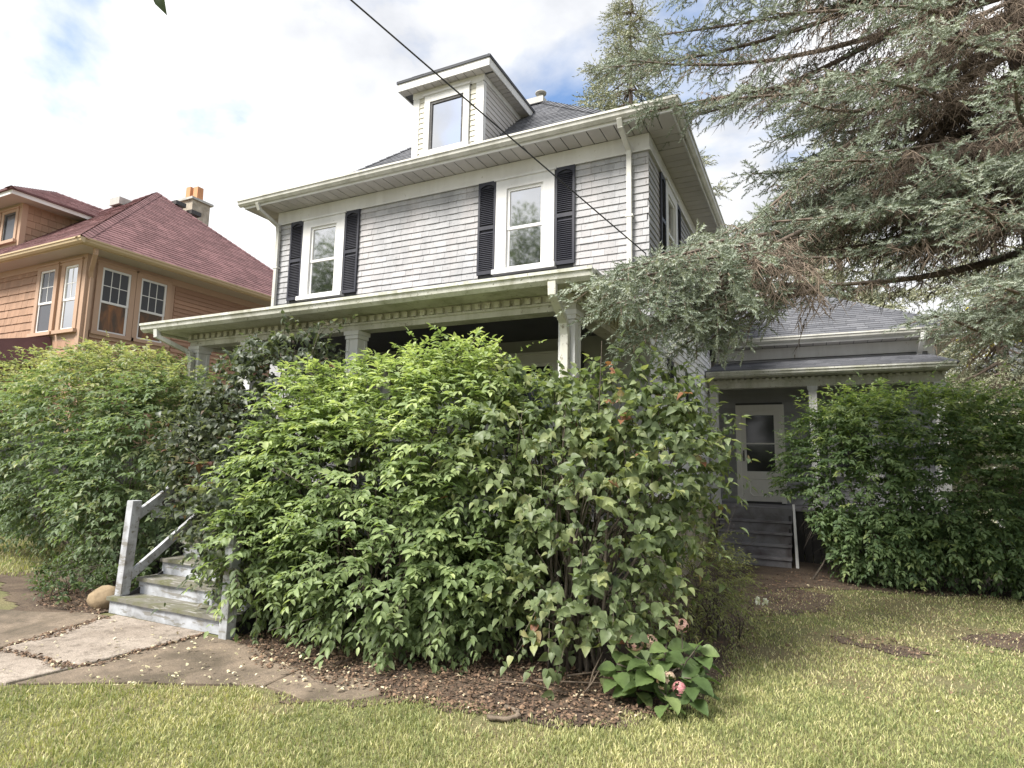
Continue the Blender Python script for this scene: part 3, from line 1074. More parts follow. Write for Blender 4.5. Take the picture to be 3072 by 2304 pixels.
def dormer():
    xa, xb, yf = -6.30, -4.875, 8.60
    zt = 8.29
    d = MB().box(xa + .015, xb - .015, yf + .015, 10.35, 6.9, zt + .03).build('dormer', 'backing_wall', house)
    # front: corner boards, boards, window
    t = MB()
    t.box(xa, xa + .11, yf - .022, yf + .02, 6.95, zt - .13)
    t.box(xb - .13, xb, yf - .022, yf + .02, 6.95, zt - .13)
    t.box(xa, xb, yf - .03, yf + .02, zt - .13, zt)
    t.box(xb, xb + .022, yf - .022, yf + .075, 6.95, zt - .13)
    t.box(xb, xb + .03, yf - .03, 10.3, zt - .11, zt)
    t.box(xa - .022, xa, yf - .022, yf + .075, 6.95, zt - .13)
    t.box(xa - .03, xa, yf - .03, 10.3, zt - .11, zt)
    t.build('trim', 'white_trim', d)
    boards(d, (xa, yf, 0), FX, FO, .11, xb - xa - .13, 7.0, zt - .13, 0.098, 'dormer_board', depth=.016, holes=[(.24, 1.18, 6.9, 8.3)])
    # side boards stop at the roof slope
    z = 7.05
    while z < zt - .11:
        ye = 7.71 + .90 + (z + .05 - 6.90) / 0.935
        if ye > yf + .15:
            rot = Matrix((Vector(SX), -Vector(SO), Vector((0, 0, 1)))).transposed()
            if rot.determinant() < 0:
                rot = Matrix((-Vector(SX), -Vector(SO), Vector((0, 0, 1)))).transposed()
            for xx, sg in ((xb, 1),):
                piece('dormer_clapboard', (xx + .008, (yf + .075 + ye) / 2, z + .055), (ye - yf - .075, .016, .11), 'soffit_vinyl', d, rot, shape='shingle')
        z += .098
    window(d, ((xa + xb) / 2 - .005, yf - .004, 7.05), FX, FO, 0.93, 1.11, side=0.115, head=0.13, sash=False, proud=.045)
    # eaves
    e0, e1, ef = xa - .225, xb + .20, yf - .19
    s = MB().box(e0, e1, ef, 10.3, zt + .012, zt + .03).build('dormer_soffit', 'backing_wall', d)
    n = 11
    p = (e1 - e0) / n
    for i in range(n):
        piece('soffit_panel', (e0 + p * (i + .5), (ef + yf) / 2 - .012, zt + .006), (p - .012, yf - ef - .03, .01), 'soffit_vinyl', s)
    for i in range(13):
        yy = yf + .02 + i * .125
        if yy < 10.1:
            piece('soffit_panel', ((xb + e1) / 2 + .01, yy + .06, zt + .006), (e1 - xb - .045, .113, .01), 'soffit_vinyl', s)
    f = MB()
    f.box(e0, e1, ef - .02, ef, zt - .005, zt + .155)
    f.box(e1, e1 + .02, ef - .02, 10.2, zt - .005, zt + .155)
    f.box(e0 - .02, e0, ef - .02, 10.2, zt - .005, zt + .155)
    f.build('dormer_fascia', 'white_trim', d)
    hip_roof(d, e0 - .04, e1 + .04, ef - .04, 11.6, zt + .17, 0.30, 'slate_roof_shingle', 0.13, 0.3, which='FRL', seed=4, name='dormer_roof', cap=False, th=.03)


dormer()


def column(parent, x, y, z0, z1, w=0.155):
    c = MB()
    h = w / 2
    c.box(x - h, x + h, y - h, y + h, z0, z1)
    # raised corner stiles leave sunk panels
    e = 0.012; q = w * .2
    for sx in (-1, 1):
        for sy in (-1, 1):
            xa, xb = sorted((x + sx * (h + e), x + sx * (h - q)))
            ya, yb = sorted((y + sy * (h + e), y + sy * (h - q)))
            c.box(xa, xb, ya, yb, z0 + .12, z1 - .10)
    col = c.build('column', 'white_trim', parent)
    k = MB()
    k.box(x - h - .035, x + h + .035, y - h - .035, y + h + .035, z1 - .05, z1)
    k.box(x - h - .022, x + h + .022, y - h - .022, y + h + .022, z1 - .095, z1 - .05)
    k.build('capital', 'white_trim', col)
    b = MB()
    b.box(x - h - .025, x + h + .025, y - h - .025, y + h + .025, z0, z0 + .12)
    b.build('plinth', 'white_trim', col)
    return col


def front_porch():
    p = MB().box(-7.95, -2.0, 5.42, Y0 - .05, 0.96, 1.0).build('porch', 'rough_grey_wood', house)
    bx0, bx1, by = -7.90, -2.09, 5.70
    zb = 3.16
    be = MB()
    be.box(bx0, bx1, by, by + .19, zb, 3.335)
    be.box(bx1 - .19, bx1, by + .19, Y0 - .02, zb, 3.335)
    be.box(bx0, bx0 + .19, by + .19, Y0 - .02, zb, 3.335)
    be.build('beam', 'mossy_trim', p)
    bd = MB()
    bd.box(bx0 - .02, bx1 + .02, by - .022, by - .001, 3.225, 3.25)
    bd.box(bx1 + .001, bx1 + .022, by - .001, Y0 - .02, 3.225, 3.25)
    bd.build('bead', 'mossy_trim', p)
    # inner beam face rises to the ceiling
    ib = MB()
    ib.box(bx0 + .02, bx1 - .02, by + .03, by + .16, 3.335, 3.50)
    ib.box(bx1 - .16, bx1 - .03, by + .19, Y0 - .02, 3.335, 3.50)
    ib.box(bx0 + .03, bx0 + .16, by + .19, Y0 - .02, 3.335, 3.50)
    ib.build('inner_beam', 'porch_ceiling', p)
    cl = MB().box(bx0 + .1, bx1 - .1, by + .1, Y0 - .02, 3.50, 3.53).build('ceiling', 'backing_wall', p)
    n = 26
    yy0, yy1 = by + .17, Y0 - .06
    for i in range(n):
        h = (yy1 - yy0) / n
        piece('ceiling_board', ((bx0 + bx1) / 2, yy0 + h * (i + .5), 3.494), (bx1 - bx0 - .3, h - .004, .012), 'porch_ceiling', cl)
    MB().box(bx0 + .1, bx1 - .1, Y0 - .075, Y0 - .021, 3.43, 3.487).build('crown_moulding', 'mossy_trim', p)
    # dentils
    x = bx0 + .03
    while x < bx1 - .02:
        piece('dentil', (x, by - .02, 3.285), (.062, .038, .062), 'mossy_trim', p)
        x += .1195
    y = by + .08
    while y < Y0 - .1:
        piece('dentil', (bx1 + .02, y, 3.285), (.038, .062, .062), 'mossy_trim', p)
        y += .1195
    # soffit, fascia, gutters
    ex0, ex1, ey = -8.21, -1.86, 5.31
    so = MB()
    so.box(ex0 + .02, ex1 - .02, ey + .02, by - .002, 3.336, 3.352)
    so.box(bx1 + .002, ex1 - .02, by - .002, Y0 - .02, 3.336, 3.352)
    so.box(ex0 + .02, bx0 - .002, by - .002, Y0 - .02, 3.336, 3.352)
    so.build('porch_soffit', 'mossy_trim', p)
    fa = MB()
    fa.box(ex0, ex1, ey, ey + .02, 3.315, 3.42)
    fa.box(ex1 - .02, ex1, ey + .02, Y0 - .02, 3.315, 3.42)
    fa.box(ex0, ex0 + .02, ey + .02, Y0 - .02, 3.315, 3.42)
    fa.build('porch_fascia', 'mossy_trim', p)
    gutter(p, (ex0 - .105, ey, 3.312), (ex1 + .105, ey, 3.312), FO, 'mossy_gutter', 1.05)
    gutter(p, (ex1, ey, 3.312), (ex1, Y0 - .03, 3.312), SO, 'mossy_gutter', 1.05)
    gutter(p, (ex0, Y0 - .03, 3.312), (ex0, ey, 3.312), (-1, 0, 0), 'mossy_gutter', 1.05)
    # low hip roof running back to the wall
    a0, a1, af = ex0 - .05, ex1 + .05, ey - .05
    ze, zw = 3.425, 4.10
    k = 2.2
    r = MB()
    r.add([(a0, af, ze), (a1, af, ze), (a1, Y0 - .01, ze), (a0, Y0 - .01, ze), (a0 + k, Y0 - .01, zw), (a1 - k, Y0 - .01, zw)],
          [(0, 1, 5, 4), (1, 2, 5), (3, 0, 4), (0, 3, 2, 1), (2, 3, 4, 5)])
    pr = r.build('porch_roof', 'slate_roof_shingle', p)
    # shingle rows on the front slope
    V = []; T = []; tone = []
    rows = 22
    for i in range(rows):
        t0 = i / rows; t1 = min(1, (i + 1.1) / rows)
        y0_, y1_ = af + (Y0 - .01 - af) * t0, af + (Y0 - .01 - af) * t1
        xa, xb = a0 + k * t0, a1 - k * t0
        u = xa
        while u < xb:
            w = rnd.uniform(.22, .34)
            q = min(u + w, xb)
            o = len(V)
            za, zc = ze + (zw - ze) * t0, ze + (zw - ze) * t1
            V += [(u, y0_, za + .014), (q - .004, y0_, za + .014), (min(q - .004, a1 - k * t1), y1_, zc + .004), (max(u, a0 + k * t1), y1_, zc + .004), (u, y0_, za + .001), (q - .004, y0_, za + .001)]
            T += [(o, o + 1, o + 2, o + 3), (o + 4, o + 5, o + 1, o)]
            tone += [rnd.random()] * 6
            u = q
    np_mesh('roof_shingles', np.array(V), np.array(T), 'slate_roof_shingle', pr, np.array(tone), smooth=False, kind='stuff')
    for x in (-7.80, -6.75, -4.965, -2.19):
        column(p, x, by + .095, 1.0, zb)
    # floor edge, skirt boards
    MB().box(-7.97, -1.98, 5.40, 5.42, 0.80, 1.0).build('floor_edge', 'stair_white', p)
    x = -7.9
    while x < -2.0:
        if not (-6.5 < x < -4.75):
            piece('skirt_board', (x, 5.47, .40), (.135, .02, .80), 'skirt_dark', p)
        x += .15
    y = 5.6
    while y < Y0 - .1:
        piece('skirt_board', (-2.02, y, .40), (.02, .135, .84), 'skirt_dark', p)
        y += .15
    # hand rail between the end column and the wall, and along the front
    for (xa, xb) in ((-4.88, -2.28), (-7.72, -6.83)):
        ra = MB()
        ra.box(xa, xb, 5.765, 5.825, 1.83, 1.87)
        ra.box(xa, xb, 5.775, 5.815, 1.12, 1.16)
        rl = ra.build('porch_rail', 'stair_white', p)
        x = xa + .08
        while x < xb:
            piece('baluster', (x, 5.795, 1.495), (.032, .032, .67), 'stair_white', rl)
            x += .115
    # downspouts
    downspout(p, [(-2.17, ey - .04, 3.33), (-2.17, ey - .03, 3.22), (-2.185, by - .09, 3.02), (-2.19, by - .04, 2.9), (-2.19, by - .04, 0.3)], 'mossy_trim', .085, .06)
    downspout(p, [(-8.02, ey - .04, 3.33), (-8.02, ey - .03, 3.24), (-7.82, by - .06, 3.06), (-7.80, by - .04, 2.95), (-7.80, by - .04, 0.3)], 'mossy_gutter', .08, .06)


front_porch()


def porch_steps():
    Zs = [.17, .335, .50, .67, .835]
    Ys = [4.055, 4.29, 4.535, 4.78, 5.03, 5.30]
    xa, xb = -6.50, -4.73
    base = MB(); base2 = MB()
    base.add([(xa + .03, 4.10, 0), (xa + .03, 5.40, 0), (xa + .03, 5.40, .80), (xa + .03, 4.10, .12),
              (xa + .06, 4.10, 0), (xa + .06, 5.40, 0), (xa + .06, 5.40, .80), (xa + .06, 4.10, .12)],
             [(0, 1, 2, 3), (7, 6, 5, 4), (0, 4, 5, 1), (1, 5, 6, 2), (2, 6, 7, 3), (3, 7, 4, 0)])
    base2.add([(xb - .06, 4.10, 0), (xb - .06, 5.40, 0), (xb - .06, 5.40, .80), (xb - .06, 4.10, .12),
              (xb - .03, 4.10, 0), (xb - .03, 5.40, 0), (xb - .03, 5.40, .80), (xb - .03, 4.10, .12)],
             [(0, 1, 2, 3), (7, 6, 5, 4), (0, 4, 5, 1), (1, 5, 6, 2), (2, 6, 7, 3), (3, 7, 4, 0)])
    st = MB().box(xa + .07, xb - .07, 5.2, 5.40, 0, .78).build('porch_steps', 'skirt_dark', house)
    base.build('stringer', 'skirt_dark', st)
    base2.build('stringer', 'skirt_dark', st)
    for i, z in enumerate(Zs):
        xl = xa - .07 if i == 0 else xa + .02
        # two weathered planks to each tread, a nosing left uneven
        for j, (ya, yb) in enumerate(((Ys[i], Ys[i] + .135), (Ys[i] + .143, Ys[i + 1] + .035))):
            t = MB()
            n = 7
            for k in range(n):
                q0 = xl + (xb - xl) * k / n; q1 = xl + (xb - xl) * (k + 1) / n
                e0 = .006 * math.sin(k * 1.9 + i + j); e1 = .006 * math.sin((k + 1) * 1.9 + i + j)
                t.hexa([(q0, ya + e0, z - .036), (q1, ya + e1, z - .036), (q1, yb, z - .036), (q0, yb, z - .036),
                        (q0, ya + e0, z - e0 * .5), (q1, ya + e1, z - e1 * .5), (q1, yb, z), (q0, yb, z)])
            t.build('tread', 'stair_tread', st)
        zl = (Zs[i - 1] if i else 0.005)
        MB().box(xl + .015, xb - .01, Ys[i] + .03, Ys[i] + .052, zl, z - .037).build('riser', 'stair_white', st)
    MB().box(xa, xb, Ys[5] + .03, Ys[5] + .05, Zs[4], .96).build('riser', 'stair_white', st)
    # newel posts (leaning a little) and rails
    def post(x, y, z0, z1, w, lean):
        p = MB()
        h = w / 2
        lx, ly = lean
        p.hexa([(x - h, y - h, z0), (x + h, y - h, z0), (x + h, y + h, z0), (x - h, y + h, z0),
                (x - h + lx, y - h + ly, z1), (x + h + lx, y - h + ly, z1), (x + h + lx, y + h + ly, z1), (x - h + lx, y + h + ly, z1)])
        return p.build('newel_post', 'stair_white', st, bevel=.006)
    post(-6.50, 4.17, .17, 1.14, .10, (.06, 0))
    post(-4.74, 4.02, 0.0, 1.12, .10, (-.02, .02))
    for x, t in ((-6.455, 'L'), (-4.76, 'R')):
        MB().bar((x + .02, 4.20, .98), (x - .25 if t == 'L' else x - .15, 5.68, 1.90), .045, .09).build('hand_rail', 'stair_white', st)
        MB().bar((x, 4.20, .36), (x - .2 if t == 'L' else x - .12, 5.68, 1.36), .04, .085).build('lower_rail', 'stair_white', st)


porch_steps()


def side_wing():
    yw = 14.70
    wx0, wx1 = X1 - .02, 2.28
    w = MB().box(wx0, wx1 - .02, yw + .02, 18.9, -.4, 4.28).build('wing_wall', 'backing_wall', house)
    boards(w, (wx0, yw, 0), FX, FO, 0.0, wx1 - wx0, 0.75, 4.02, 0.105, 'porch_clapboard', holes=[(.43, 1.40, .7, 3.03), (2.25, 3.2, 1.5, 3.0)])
    boards(w, (wx1, yw, 0), SX, SO, 0.0, 4.2, 0.6, 4.05, 0.105, 'clapboard')
    # frieze, soffit, gutter and roof
    f = MB()
    f.box(wx0 + .02, wx1 + .03, yw - .03, yw - .001, 4.03, 4.27)
    f.box(wx1 + .001, wx1 + .03, yw - .001, 18.9, 4.03, 4.27)
    f.box(wx1 - .10, wx1 + .028, yw - .026, yw - .001, .6, 4.03)
    f.build('frieze', 'white_trim', w)
    ey, ex1 = 14.30, 2.68
    soffit(w, wx0 + .02, ex1 - .02, ey + .02, yw - .032, 4.275, .25, 'x')
    soffit(w, wx1 + .032, ex1 - .02, yw - .032, 18.9, 4.275, .25, 'y')
    fa = MB()
    fa.box(wx0 + .02, ex1, ey, ey + .02, 4.27, 4.44)
    fa.box(ex1 - .02, ex1, ey + .02, 19.2, 4.27, 4.44)
    fa.build('fascia', 'white_trim', w)
    gutter(w, (wx0 + .02, ey, 4.325), (ex1 + .105, ey, 4.325), FO, 'white_gutter', 1.05)
    gutter(w, (ex1, ey, 4.325), (ex1, 19.2, 4.325), SO, 'white_gutter', 1.05)
    rf, R0, R1 = hip_roof(house, wx0 - 5.2, ex1 + .04, ey - .04, 19.24, 4.445, .60, 'slate_roof_shingle', .13, .3, which='FR', seed=9, name='wing_roof')
    zz = 4.445 + .60 * (16.0 - 14.26)
    v = MB().tube([(-1.08, 16.0, zz - .1), (-1.08, 16.0, zz + .28)], .05, 12).build('vent_pipe', 'white_gutter', rf, smooth=True)
    MB().tube([(-1.08, 16.0, zz + .02), (-1.08, 15.99, zz + .09), (-1.08, 15.99, zz + .12)], [.115, .10, .055], 12).build('pipe_boot', 'rust', v, smooth=True)
    downspout(w, [(2.06, ey - .04, 4.33), (2.06, ey - .03, 4.22), (2.03, yw - .09, 4.0), (2.02, yw - .07, 3.9), (2.02, yw - .07, 3.55)], 'window_white', .085, .06)
    # little porch
    pf = 13.25
    p = MB().box(X1 + .04, 2.2, pf, yw - .02, .80, .84).build('side_porch', 'side_step_wood', house)
    bz = 3.225
    b = MB()
    b.box(X1 + .04, 2.2, pf, pf + .16, bz, 3.40)
    b.box(2.04, 2.2, pf + .16, yw - .02, bz, 3.40)
    b.build('beam', 'mossy_trim', p)
    x = X1 + .12
    while x < 2.2:
        piece('dentil', (x, pf - .016, 3.385), (.06, .03, .055), 'mossy_trim', p)
        x += .118
    MB().box(X1 + .04, 2.25, pf - .25, pf + .16, 3.42, 3.44).build('porch_soffit', 'mossy_trim', p)
    MB().box(X1 + .04, 2.2, pf + .16, yw - .02, 3.41, 3.44).build('ceiling', 'backing_wall', p)
    MB().box(X1 + .04, 2.27, pf - .27, pf - .25, 3.42, 3.54).build('porch_fascia', 'mossy_trim', p)
    gutter(p, (X1 + .04, pf - .27, 3.425), (2.33, pf - .27, 3.425), FO, 'mossy_gutter', 1.0)
    r = MB()
    r.add([(X1 + .03, pf - .33, 3.545), (2.38, pf - .33, 3.545), (2.20, yw - .03, 3.97), (X1 + .03, yw - .03, 3.97),
           (X1 + .03, pf - .33, 3.515), (2.38, pf - .33, 3.515), (2.38, yw - .03, 3.515), (X1 + .03, yw - .03, 3.515)],
          [(0, 1, 2, 3), (1, 0, 4, 5), (1, 5, 6, 2), (0, 3, 7, 4), (4, 7, 6, 5), (2, 6, 7, 3)])
    pr = r.build('porch_roof', 'slate_roof_shingle', p)
    V = []; T = []; tone = []
    rows = 11
    for i in range(rows):
        t0, t1 = i / rows, min(1, (i + 1.1) / rows)
        u = X1 + .03
        while u < 2.2:
            q = min(u + rnd.uniform(.2, .34), 2.2)
            o = len(V)
            ya, yb = pf - .33 + 1.75 * t0, pf - .33 + 1.75 * t1
            za, zb = 3.545 + .425 * t0, 3.545 + .425 * t1
            V += [(u, ya, za + .013), (q - .004, ya, za + .013), (q - .004, yb, zb + .004), (u, yb, zb + .004), (u, ya, za + .001), (q - .004, ya, za + .001)]
            T += [(o, o + 1, o + 2, o + 3), (o + 4, o + 5, o + 1, o)]
            tone += [rnd.random()] * 6
            u = q
    np_mesh('roof_shingles', np.array(V), np.array(T), 'slate_roof_shingle', pr, np.array(tone), smooth=False, kind='stuff')
    for x in (X1 + .14, .05, 2.12):
        column(p, x, pf + .08, .84, bz, .12)
    # storm door
    M = frame_M((-1.03, yw, .86), FX, FO)
    d = MB(M)
    d.box(-.50, -.40, 0, .06, 0, 2.15); d.box(.40, .50, 0, .06, 0, 2.15); d.box(-.40, .40, 0, .06, 2.02, 2.15)
    dr = d.build('storm_door', 'door_white', p)
    l = MB(M)
    l.box(-.40, .40, .0, .03, .03, .68)
    l.box(-.40, -.29, .0, .03, .68, 2.02); l.box(.29, .40, .0, .03, .68, 2.02); l.box(-.29, .29, .0, .03, 1.92, 2.02)
    lf = l.build('door_leaf', 'door_white', dr)
    # raised moulding panel with cut corners
    pl = MB(M)
    oc = [(-.25, .20), (-.18, .13), (.18, .13), (.25, .20), (.25, .46), (.18, .53), (-.18, .53), (-.25, .46)]
    ic = [(u * .9, .33 + (z - .33) * .88) for u, z in oc]
    V = [(u, .031, z) for u, z in oc] + [(u * .97, .042, .33 + (z - .33) * .96) for u, z in oc] + [(u, .031, z) for u, z in ic]
    F = []
    for s in (0, 8):
        F += [(s + i, s + (i + 1) % 8, s + 8 + (i + 1) % 8, s + 8 + i) for i in range(8)]
    pl.add(V, F)
    pl.build('moulding', 'door_white', dr)
    MB(M).box(-.29, .29, 0, .012, .68, 1.28).build('pane', 'dim_glass', dr)
    MB(M).box(-.29, .29, 0, .010, 1.30, 1.92).build('pane', 'dim_glass', dr)
    MB(M).box(-.29, .29, 0, .026, 1.275, 1.305).build('meeting_rail', 'door_white', dr)
    h = MB(M)
    h.tube([(-.35, .03, .95), (-.35, .075, .97), (-.35, .075, 1.07), (-.35, .03, 1.09)], .010, 8)
    h.box(-.365, -.335, .030, .036, .9, 1.14)
    h.build('handle', 'dark_metal', dr)
    window(p, (.77, yw, 1.5), FX, FO, .95, 1.45, side=.13, head=.13, pane_mat='dim_glass')
    # mailbox-like dark panel left of the door
    # steps
    xa, xb = -1.72, -.40
    zt = .80
    n = 5
    tops = [zt - .195 * (i + 1) for i in range(n - 1)]
    s = MB()
    s.add([(xa + .02, 12.25, -.25), (xa + .02, pf, -.25), (xa + .02, pf, .72), (xa + .06, 12.25, -.25), (xa + .06, pf, -.25), (xa + .06, pf, .72)],
          [(0, 1, 2), (5, 4, 3), (0, 3, 4, 1), (1, 4, 5, 2), (2, 5, 3, 0)])
    s.add([(xb - .06, 12.25, -.25), (xb - .06, pf, -.25), (xb - .06, pf, .72), (xb - .02, 12.25, -.25), (xb - .02, pf, -.25), (xb - .02, pf, .72)],
          [(0, 1, 2), (5, 4, 3), (0, 3, 4, 1), (1, 4, 5, 2), (2, 5, 3, 0)])
    sp = s.build('side_steps', 'skirt_dark', house)
    for i, z in enumerate(tops):
        y = pf - .25 * (i + 1)
        MB().box(xa, xb, y - .03, y + .25, z - .035, z).build('tread', 'side_step_wood', sp)
        zl = tops[i + 1] if i + 1 < len(tops) else -.22
        MB().box(xa + .01, xb - .01, y, y + .02, zl + .001, z - .05).build('riser', 'side_step_wood', sp)
    MB().box(xa, xb, pf - .02, pf - .001, tops[0] + .001, .80).build('riser', 'side_step_wood', sp)
    # the pale board standing at the open end of the steps
    MB().hexa([(-.34, 12.30, -.14), (-.29, 12.30, -.14), (-.29, 12.42, -.14), (-.34, 12.42, -.14),
               (-.385, 13.1, .93), (-.345, 13.1, .93), (-.345, 13.22, .93), (-.385, 13.22, .93)]).build('step_post', 'window_white', sp)
    x = -.28
    while x < 2.15:
        piece('skirt_board', (x, pf + .03, .28), (.13, .02, 1.02), 'skirt_dark', p)
        x += .145


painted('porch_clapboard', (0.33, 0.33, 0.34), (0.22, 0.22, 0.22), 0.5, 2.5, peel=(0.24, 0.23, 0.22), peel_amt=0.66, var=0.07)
side_wing()


def rear_ell():
    """the taller rear part that shows over the wing roof"""
    e = MB().box(-5.0, -.95, 17.0, 21.5, 0, 6.1).build('rear_wall', 'soffit_vinyl', house)
    boards(e, (-5.0, 17.0, 0), FX, FO, 0, 4.05, 4.6, 6.1, .11, 'soffit_vinyl')
    boards(e, (-.95, 17.0, 0), SX, SO, 0, 4.5, 4.6, 6.1, .11, 'soffit_vinyl')
    hip_roof(house, -5.4, -.55, 16.6, 21.9, 6.1, .55, 'slate_roof_shingle', .14, .3, which='FR', seed=12, name='rear_roof')
    MB().box(-5.4, -.55, 16.58, 16.6, 5.98, 6.12).build('fascia', 'white_trim', e)


rear_ell()
# ================================================================== NEIGHBOUR
NX, NY = -13.5, 7.24
nb = thing('neighbouring_house', 'orange clapboard house with a red hip roof and stone chimney beyond the hedge', 'house', (NX - 4, NY + 4, 0))


def neighbour():
    zt = 5.80
    xw = -21.0
    core = MB().box(xw, NX - .02, NY + .02, 14.06, -.3, 5.84).build('wall', 'backing_wall', nb)
    # front: shingles
    f = MB().box(xw, NX, NY, NY + .019, 2.2, zt).build('shingle_wall', 'orange_trim', nb)
    hole = [(5.75, 7.35, 4.0, 5.72)]
    shingle_wall(f, (xw, NY, 0), FX, FO, NX - xw, 2.4, zt, .175, .085, .15, hole, 'orange_shingle', depth=.024, near=lambda s: (-(s[1]), 0) if s[2] > 3.3 else (50, 0))
    # side: clapboards
    s = MB().box(NX - .019, NX, NY + .02, 14.06, 1.8, zt).build('clapboard_wall', 'orange_trim', nb)
    boards(s, (NX, NY, 0), SX, SO, 0.10, 6.8, 2.0, zt - .17, .098, 'orange_clapboard', holes=[(.10, 1.98, 4.06, 5.76)], depth=.034)
    t = MB()
    t.box(NX - .10, NX + .028, NY - .028, NY - .001, 1.8, zt - .15)
    t.box(NX + .001, NX + .028, NY - .001, NY + .10, 1.8, zt - .15)
    t.box(xw, NX + .03, NY - .03, NY - .001, zt - .15, zt)
    t.box(NX + .001, NX + .03, NY - .001, 14.0, zt - .15, zt)
    t.build('trim', 'orange_trim', nb)
    # windows, side: two beside each other in one broad casing
    for yc in (7.845, 8.69):
        window(nb, (NX, yc, 4.17), SX, SO, .835, 1.52, side=.11, head=.09, sill=True, trim='orange_trim', pane_mat='neighbour_glass', grid=(3, 2), proud=.05,
               meet=.47, lower_blind='orange_blind')
    MB().box(NX + .001, NX + .045, 7.40, 9.15, 4.05, 4.16).build('sill_board', 'orange_trim', nb)
    # windows, front
    for xc in (-14.86, -13.965):
        window(nb, (xc, NY, 4.17), FX, FO, .80 if xc < -14 else .72, 1.52, side=.12, head=.09, trim='orange_trim', pane_mat='neighbour_glass' if xc < -14.5 else 'window_glass', grid=(2, 2), proud=.05, meet=.47)
    # eaves
    e1, ef, eb = -12.98, 6.83, 14.50
    so = MB()
    so.box(xw - .5, e1, ef, NY - .031, zt, zt + .02)
    so.box(NX + .031, e1, NY - .031, eb, zt, zt + .02)
    so.build('soffit', 'cream_soffit', nb)
    fa = MB()
    fa.box(xw - .5, e1 + .02, ef - .02, ef, zt - .01, zt + .12)
    fa.box(e1, e1 + .02, ef, eb, zt - .01, zt + .12)
    fa.build('fascia', 'cream_gutter', nb)
    gutter(nb, (xw - .5, ef - .02, zt + .01), (e1 + .12, ef - .02, zt + .01), FO, 'cream_gutter', 1.05)
    gutter(nb, (e1 + .02, ef - .02, zt + .01), (e1 + .02, eb, zt + .01), SO, 'cream_gutter', 1.05)
    rf, R0, R1 = hip_roof(nb, -20.72, e1 + .08, ef - .08, eb + .05, zt + .125, .84, 'red_roof_shingle', .125, .30, which='FR', seed=21)
    downspout(nb, [(-13.02, ef + .28, 5.80), (-13.05, ef + .30, 5.70), (-13.38, NY + .02, 5.42), (-13.45, NY + .075, 5.30), (-13.45, NY + .075, 2.0)], 'orange_trim', .085, .07)
    for dx, dy in ((.30, .45), (.52, .80)):
        x, y = R1.x + dx, R1.y + dy
        z = zt + .125 + .84 * (e1 + .08 - x)
        MB().box(x - .13, x + .17, y - .16, y + .16, z - .05, z + .07).build('roof_vent', 'dark_metal', rf)
    x, y = R1.x - .35, R1.y - .75
    z = zt + .125 + .84 * (y - ef + .08)
    MB().box(x - .22, x + .22, y - .2, y + .2, z - .05, z + .15).build('roof_vent', 'flashing', rf)
    # chimney with two clay pots
    c = MB()
    c.box(-17.85, -17.12, 12.0, 12.62, 7.2, 9.62)
    ch = c.build('chimney', 'chimney_stone', nb)
    MB().box(-17.92, -17.05, 11.93, 12.69, 9.62, 9.69).build('chimney_cap', 'flashing', ch)
    for k, xx in enumerate((-17.68, -17.32)):
        h = .52 - .06 * k
        pt = MB()
        w = .105
        pt.hexa([(xx - w, 12.2, 9.69), (xx + w, 12.2, 9.69), (xx + w, 12.42, 9.69), (xx - w, 12.42, 9.69),
                 (xx - w * .95, 12.21, 9.69 + h), (xx + w * .95, 12.21, 9.69 + h), (xx + w * .95, 12.41, 9.69 + h), (xx - w * .95, 12.41, 9.69 + h)])
        pt.build('chimney_pot', 'clay_pot', ch)
    # front dormer
    dx1, dx0, dy = -17.02, -19.6, 7.55
    dz = 7.66
    d = MB().box(dx0, dx1 - .002, dy + .02, 10.0, 6.2, dz).build('dormer', 'orange_trim', nb)
    z = 6.40
    while z < dz - .08:
        ye = 6.75 + (z + .06 - 5.925) / .84
        if ye > dy + .15:
            rot = Matrix((Vector(SX), -Vector(SO), Vector((0, 0, 1)))).transposed()
            if rot.determinant() < 0:
                rot = Matrix((-Vector(SX), -Vector(SO), Vector((0, 0, 1)))).transposed()
            yy = dy + .10
            while yy < ye - .02:
                q = min(yy + rnd.uniform(.12, .2), ye)
                piece('dormer_shingle', (dx1 + .01, (yy + q) / 2, z + .095), (q - yy - .004, .022, .187), 'orange_shingle', d, rot, shape='shingle')
                yy = q
        z += .175
    tt = MB()
    tt.box(dx1 - .10, dx1 + .024, dy - .024, dy + .10, 6.3, dz)
    tt.box(dx0, dx1 - .101, dy - .02, dy + .019, 6.3, 6.72)
    tt.box(dx0, dx1 - .101, dy - .02, dy + .019, 7.52, dz)
    tt.build('trim', 'orange_trim', d)
    for xc in (-17.49, -18.28):
        window(d, (xc, dy, 6.72), FX, FO, .74, .82, side=.10, head=.07, sash=False, trim='orange_trim', pane_mat='neighbour_glass', frame_mat='window_white')
    MB().box(-20.1, -16.62, 7.12, 9.4, dz, dz + .02).build('soffit', 'cream_soffit', d)
    ff = MB()
    ff.box(-20.1, -16.60, 7.10, 7.12, dz - .01, dz + .12)
    ff.box(-16.62, -16.60, 7.12, 9.4, dz - .01, dz + .12)
    ff.build('fascia', 'window_white', d)
    hip_roof(d, -20.1, -16.55, 7.05, 13.4, dz + .12, .52, 'red_roof_shingle', .125, .3, which='FR', seed=25, name='dormer_roof')
    # front porch roof, only its corner shows over the hedge
    pr = MB()
    pr.add([(-20, 4.9, 3.52), (-14.3, 4.9, 3.52), (-14.5, NY - .03, 4.1), (-20, NY - .03, 4.1), (-20, 4.9, 3.42), (-14.3, 4.9, 3.42), (-14.3, NY - .03, 3.42), (-20, NY - .03, 3.42)],
           [(0, 1, 2, 3), (4, 5, 1, 0), (5, 6, 2, 1), (7, 6, 5, 4), (3, 2, 6, 7), (0, 3, 7, 4)])
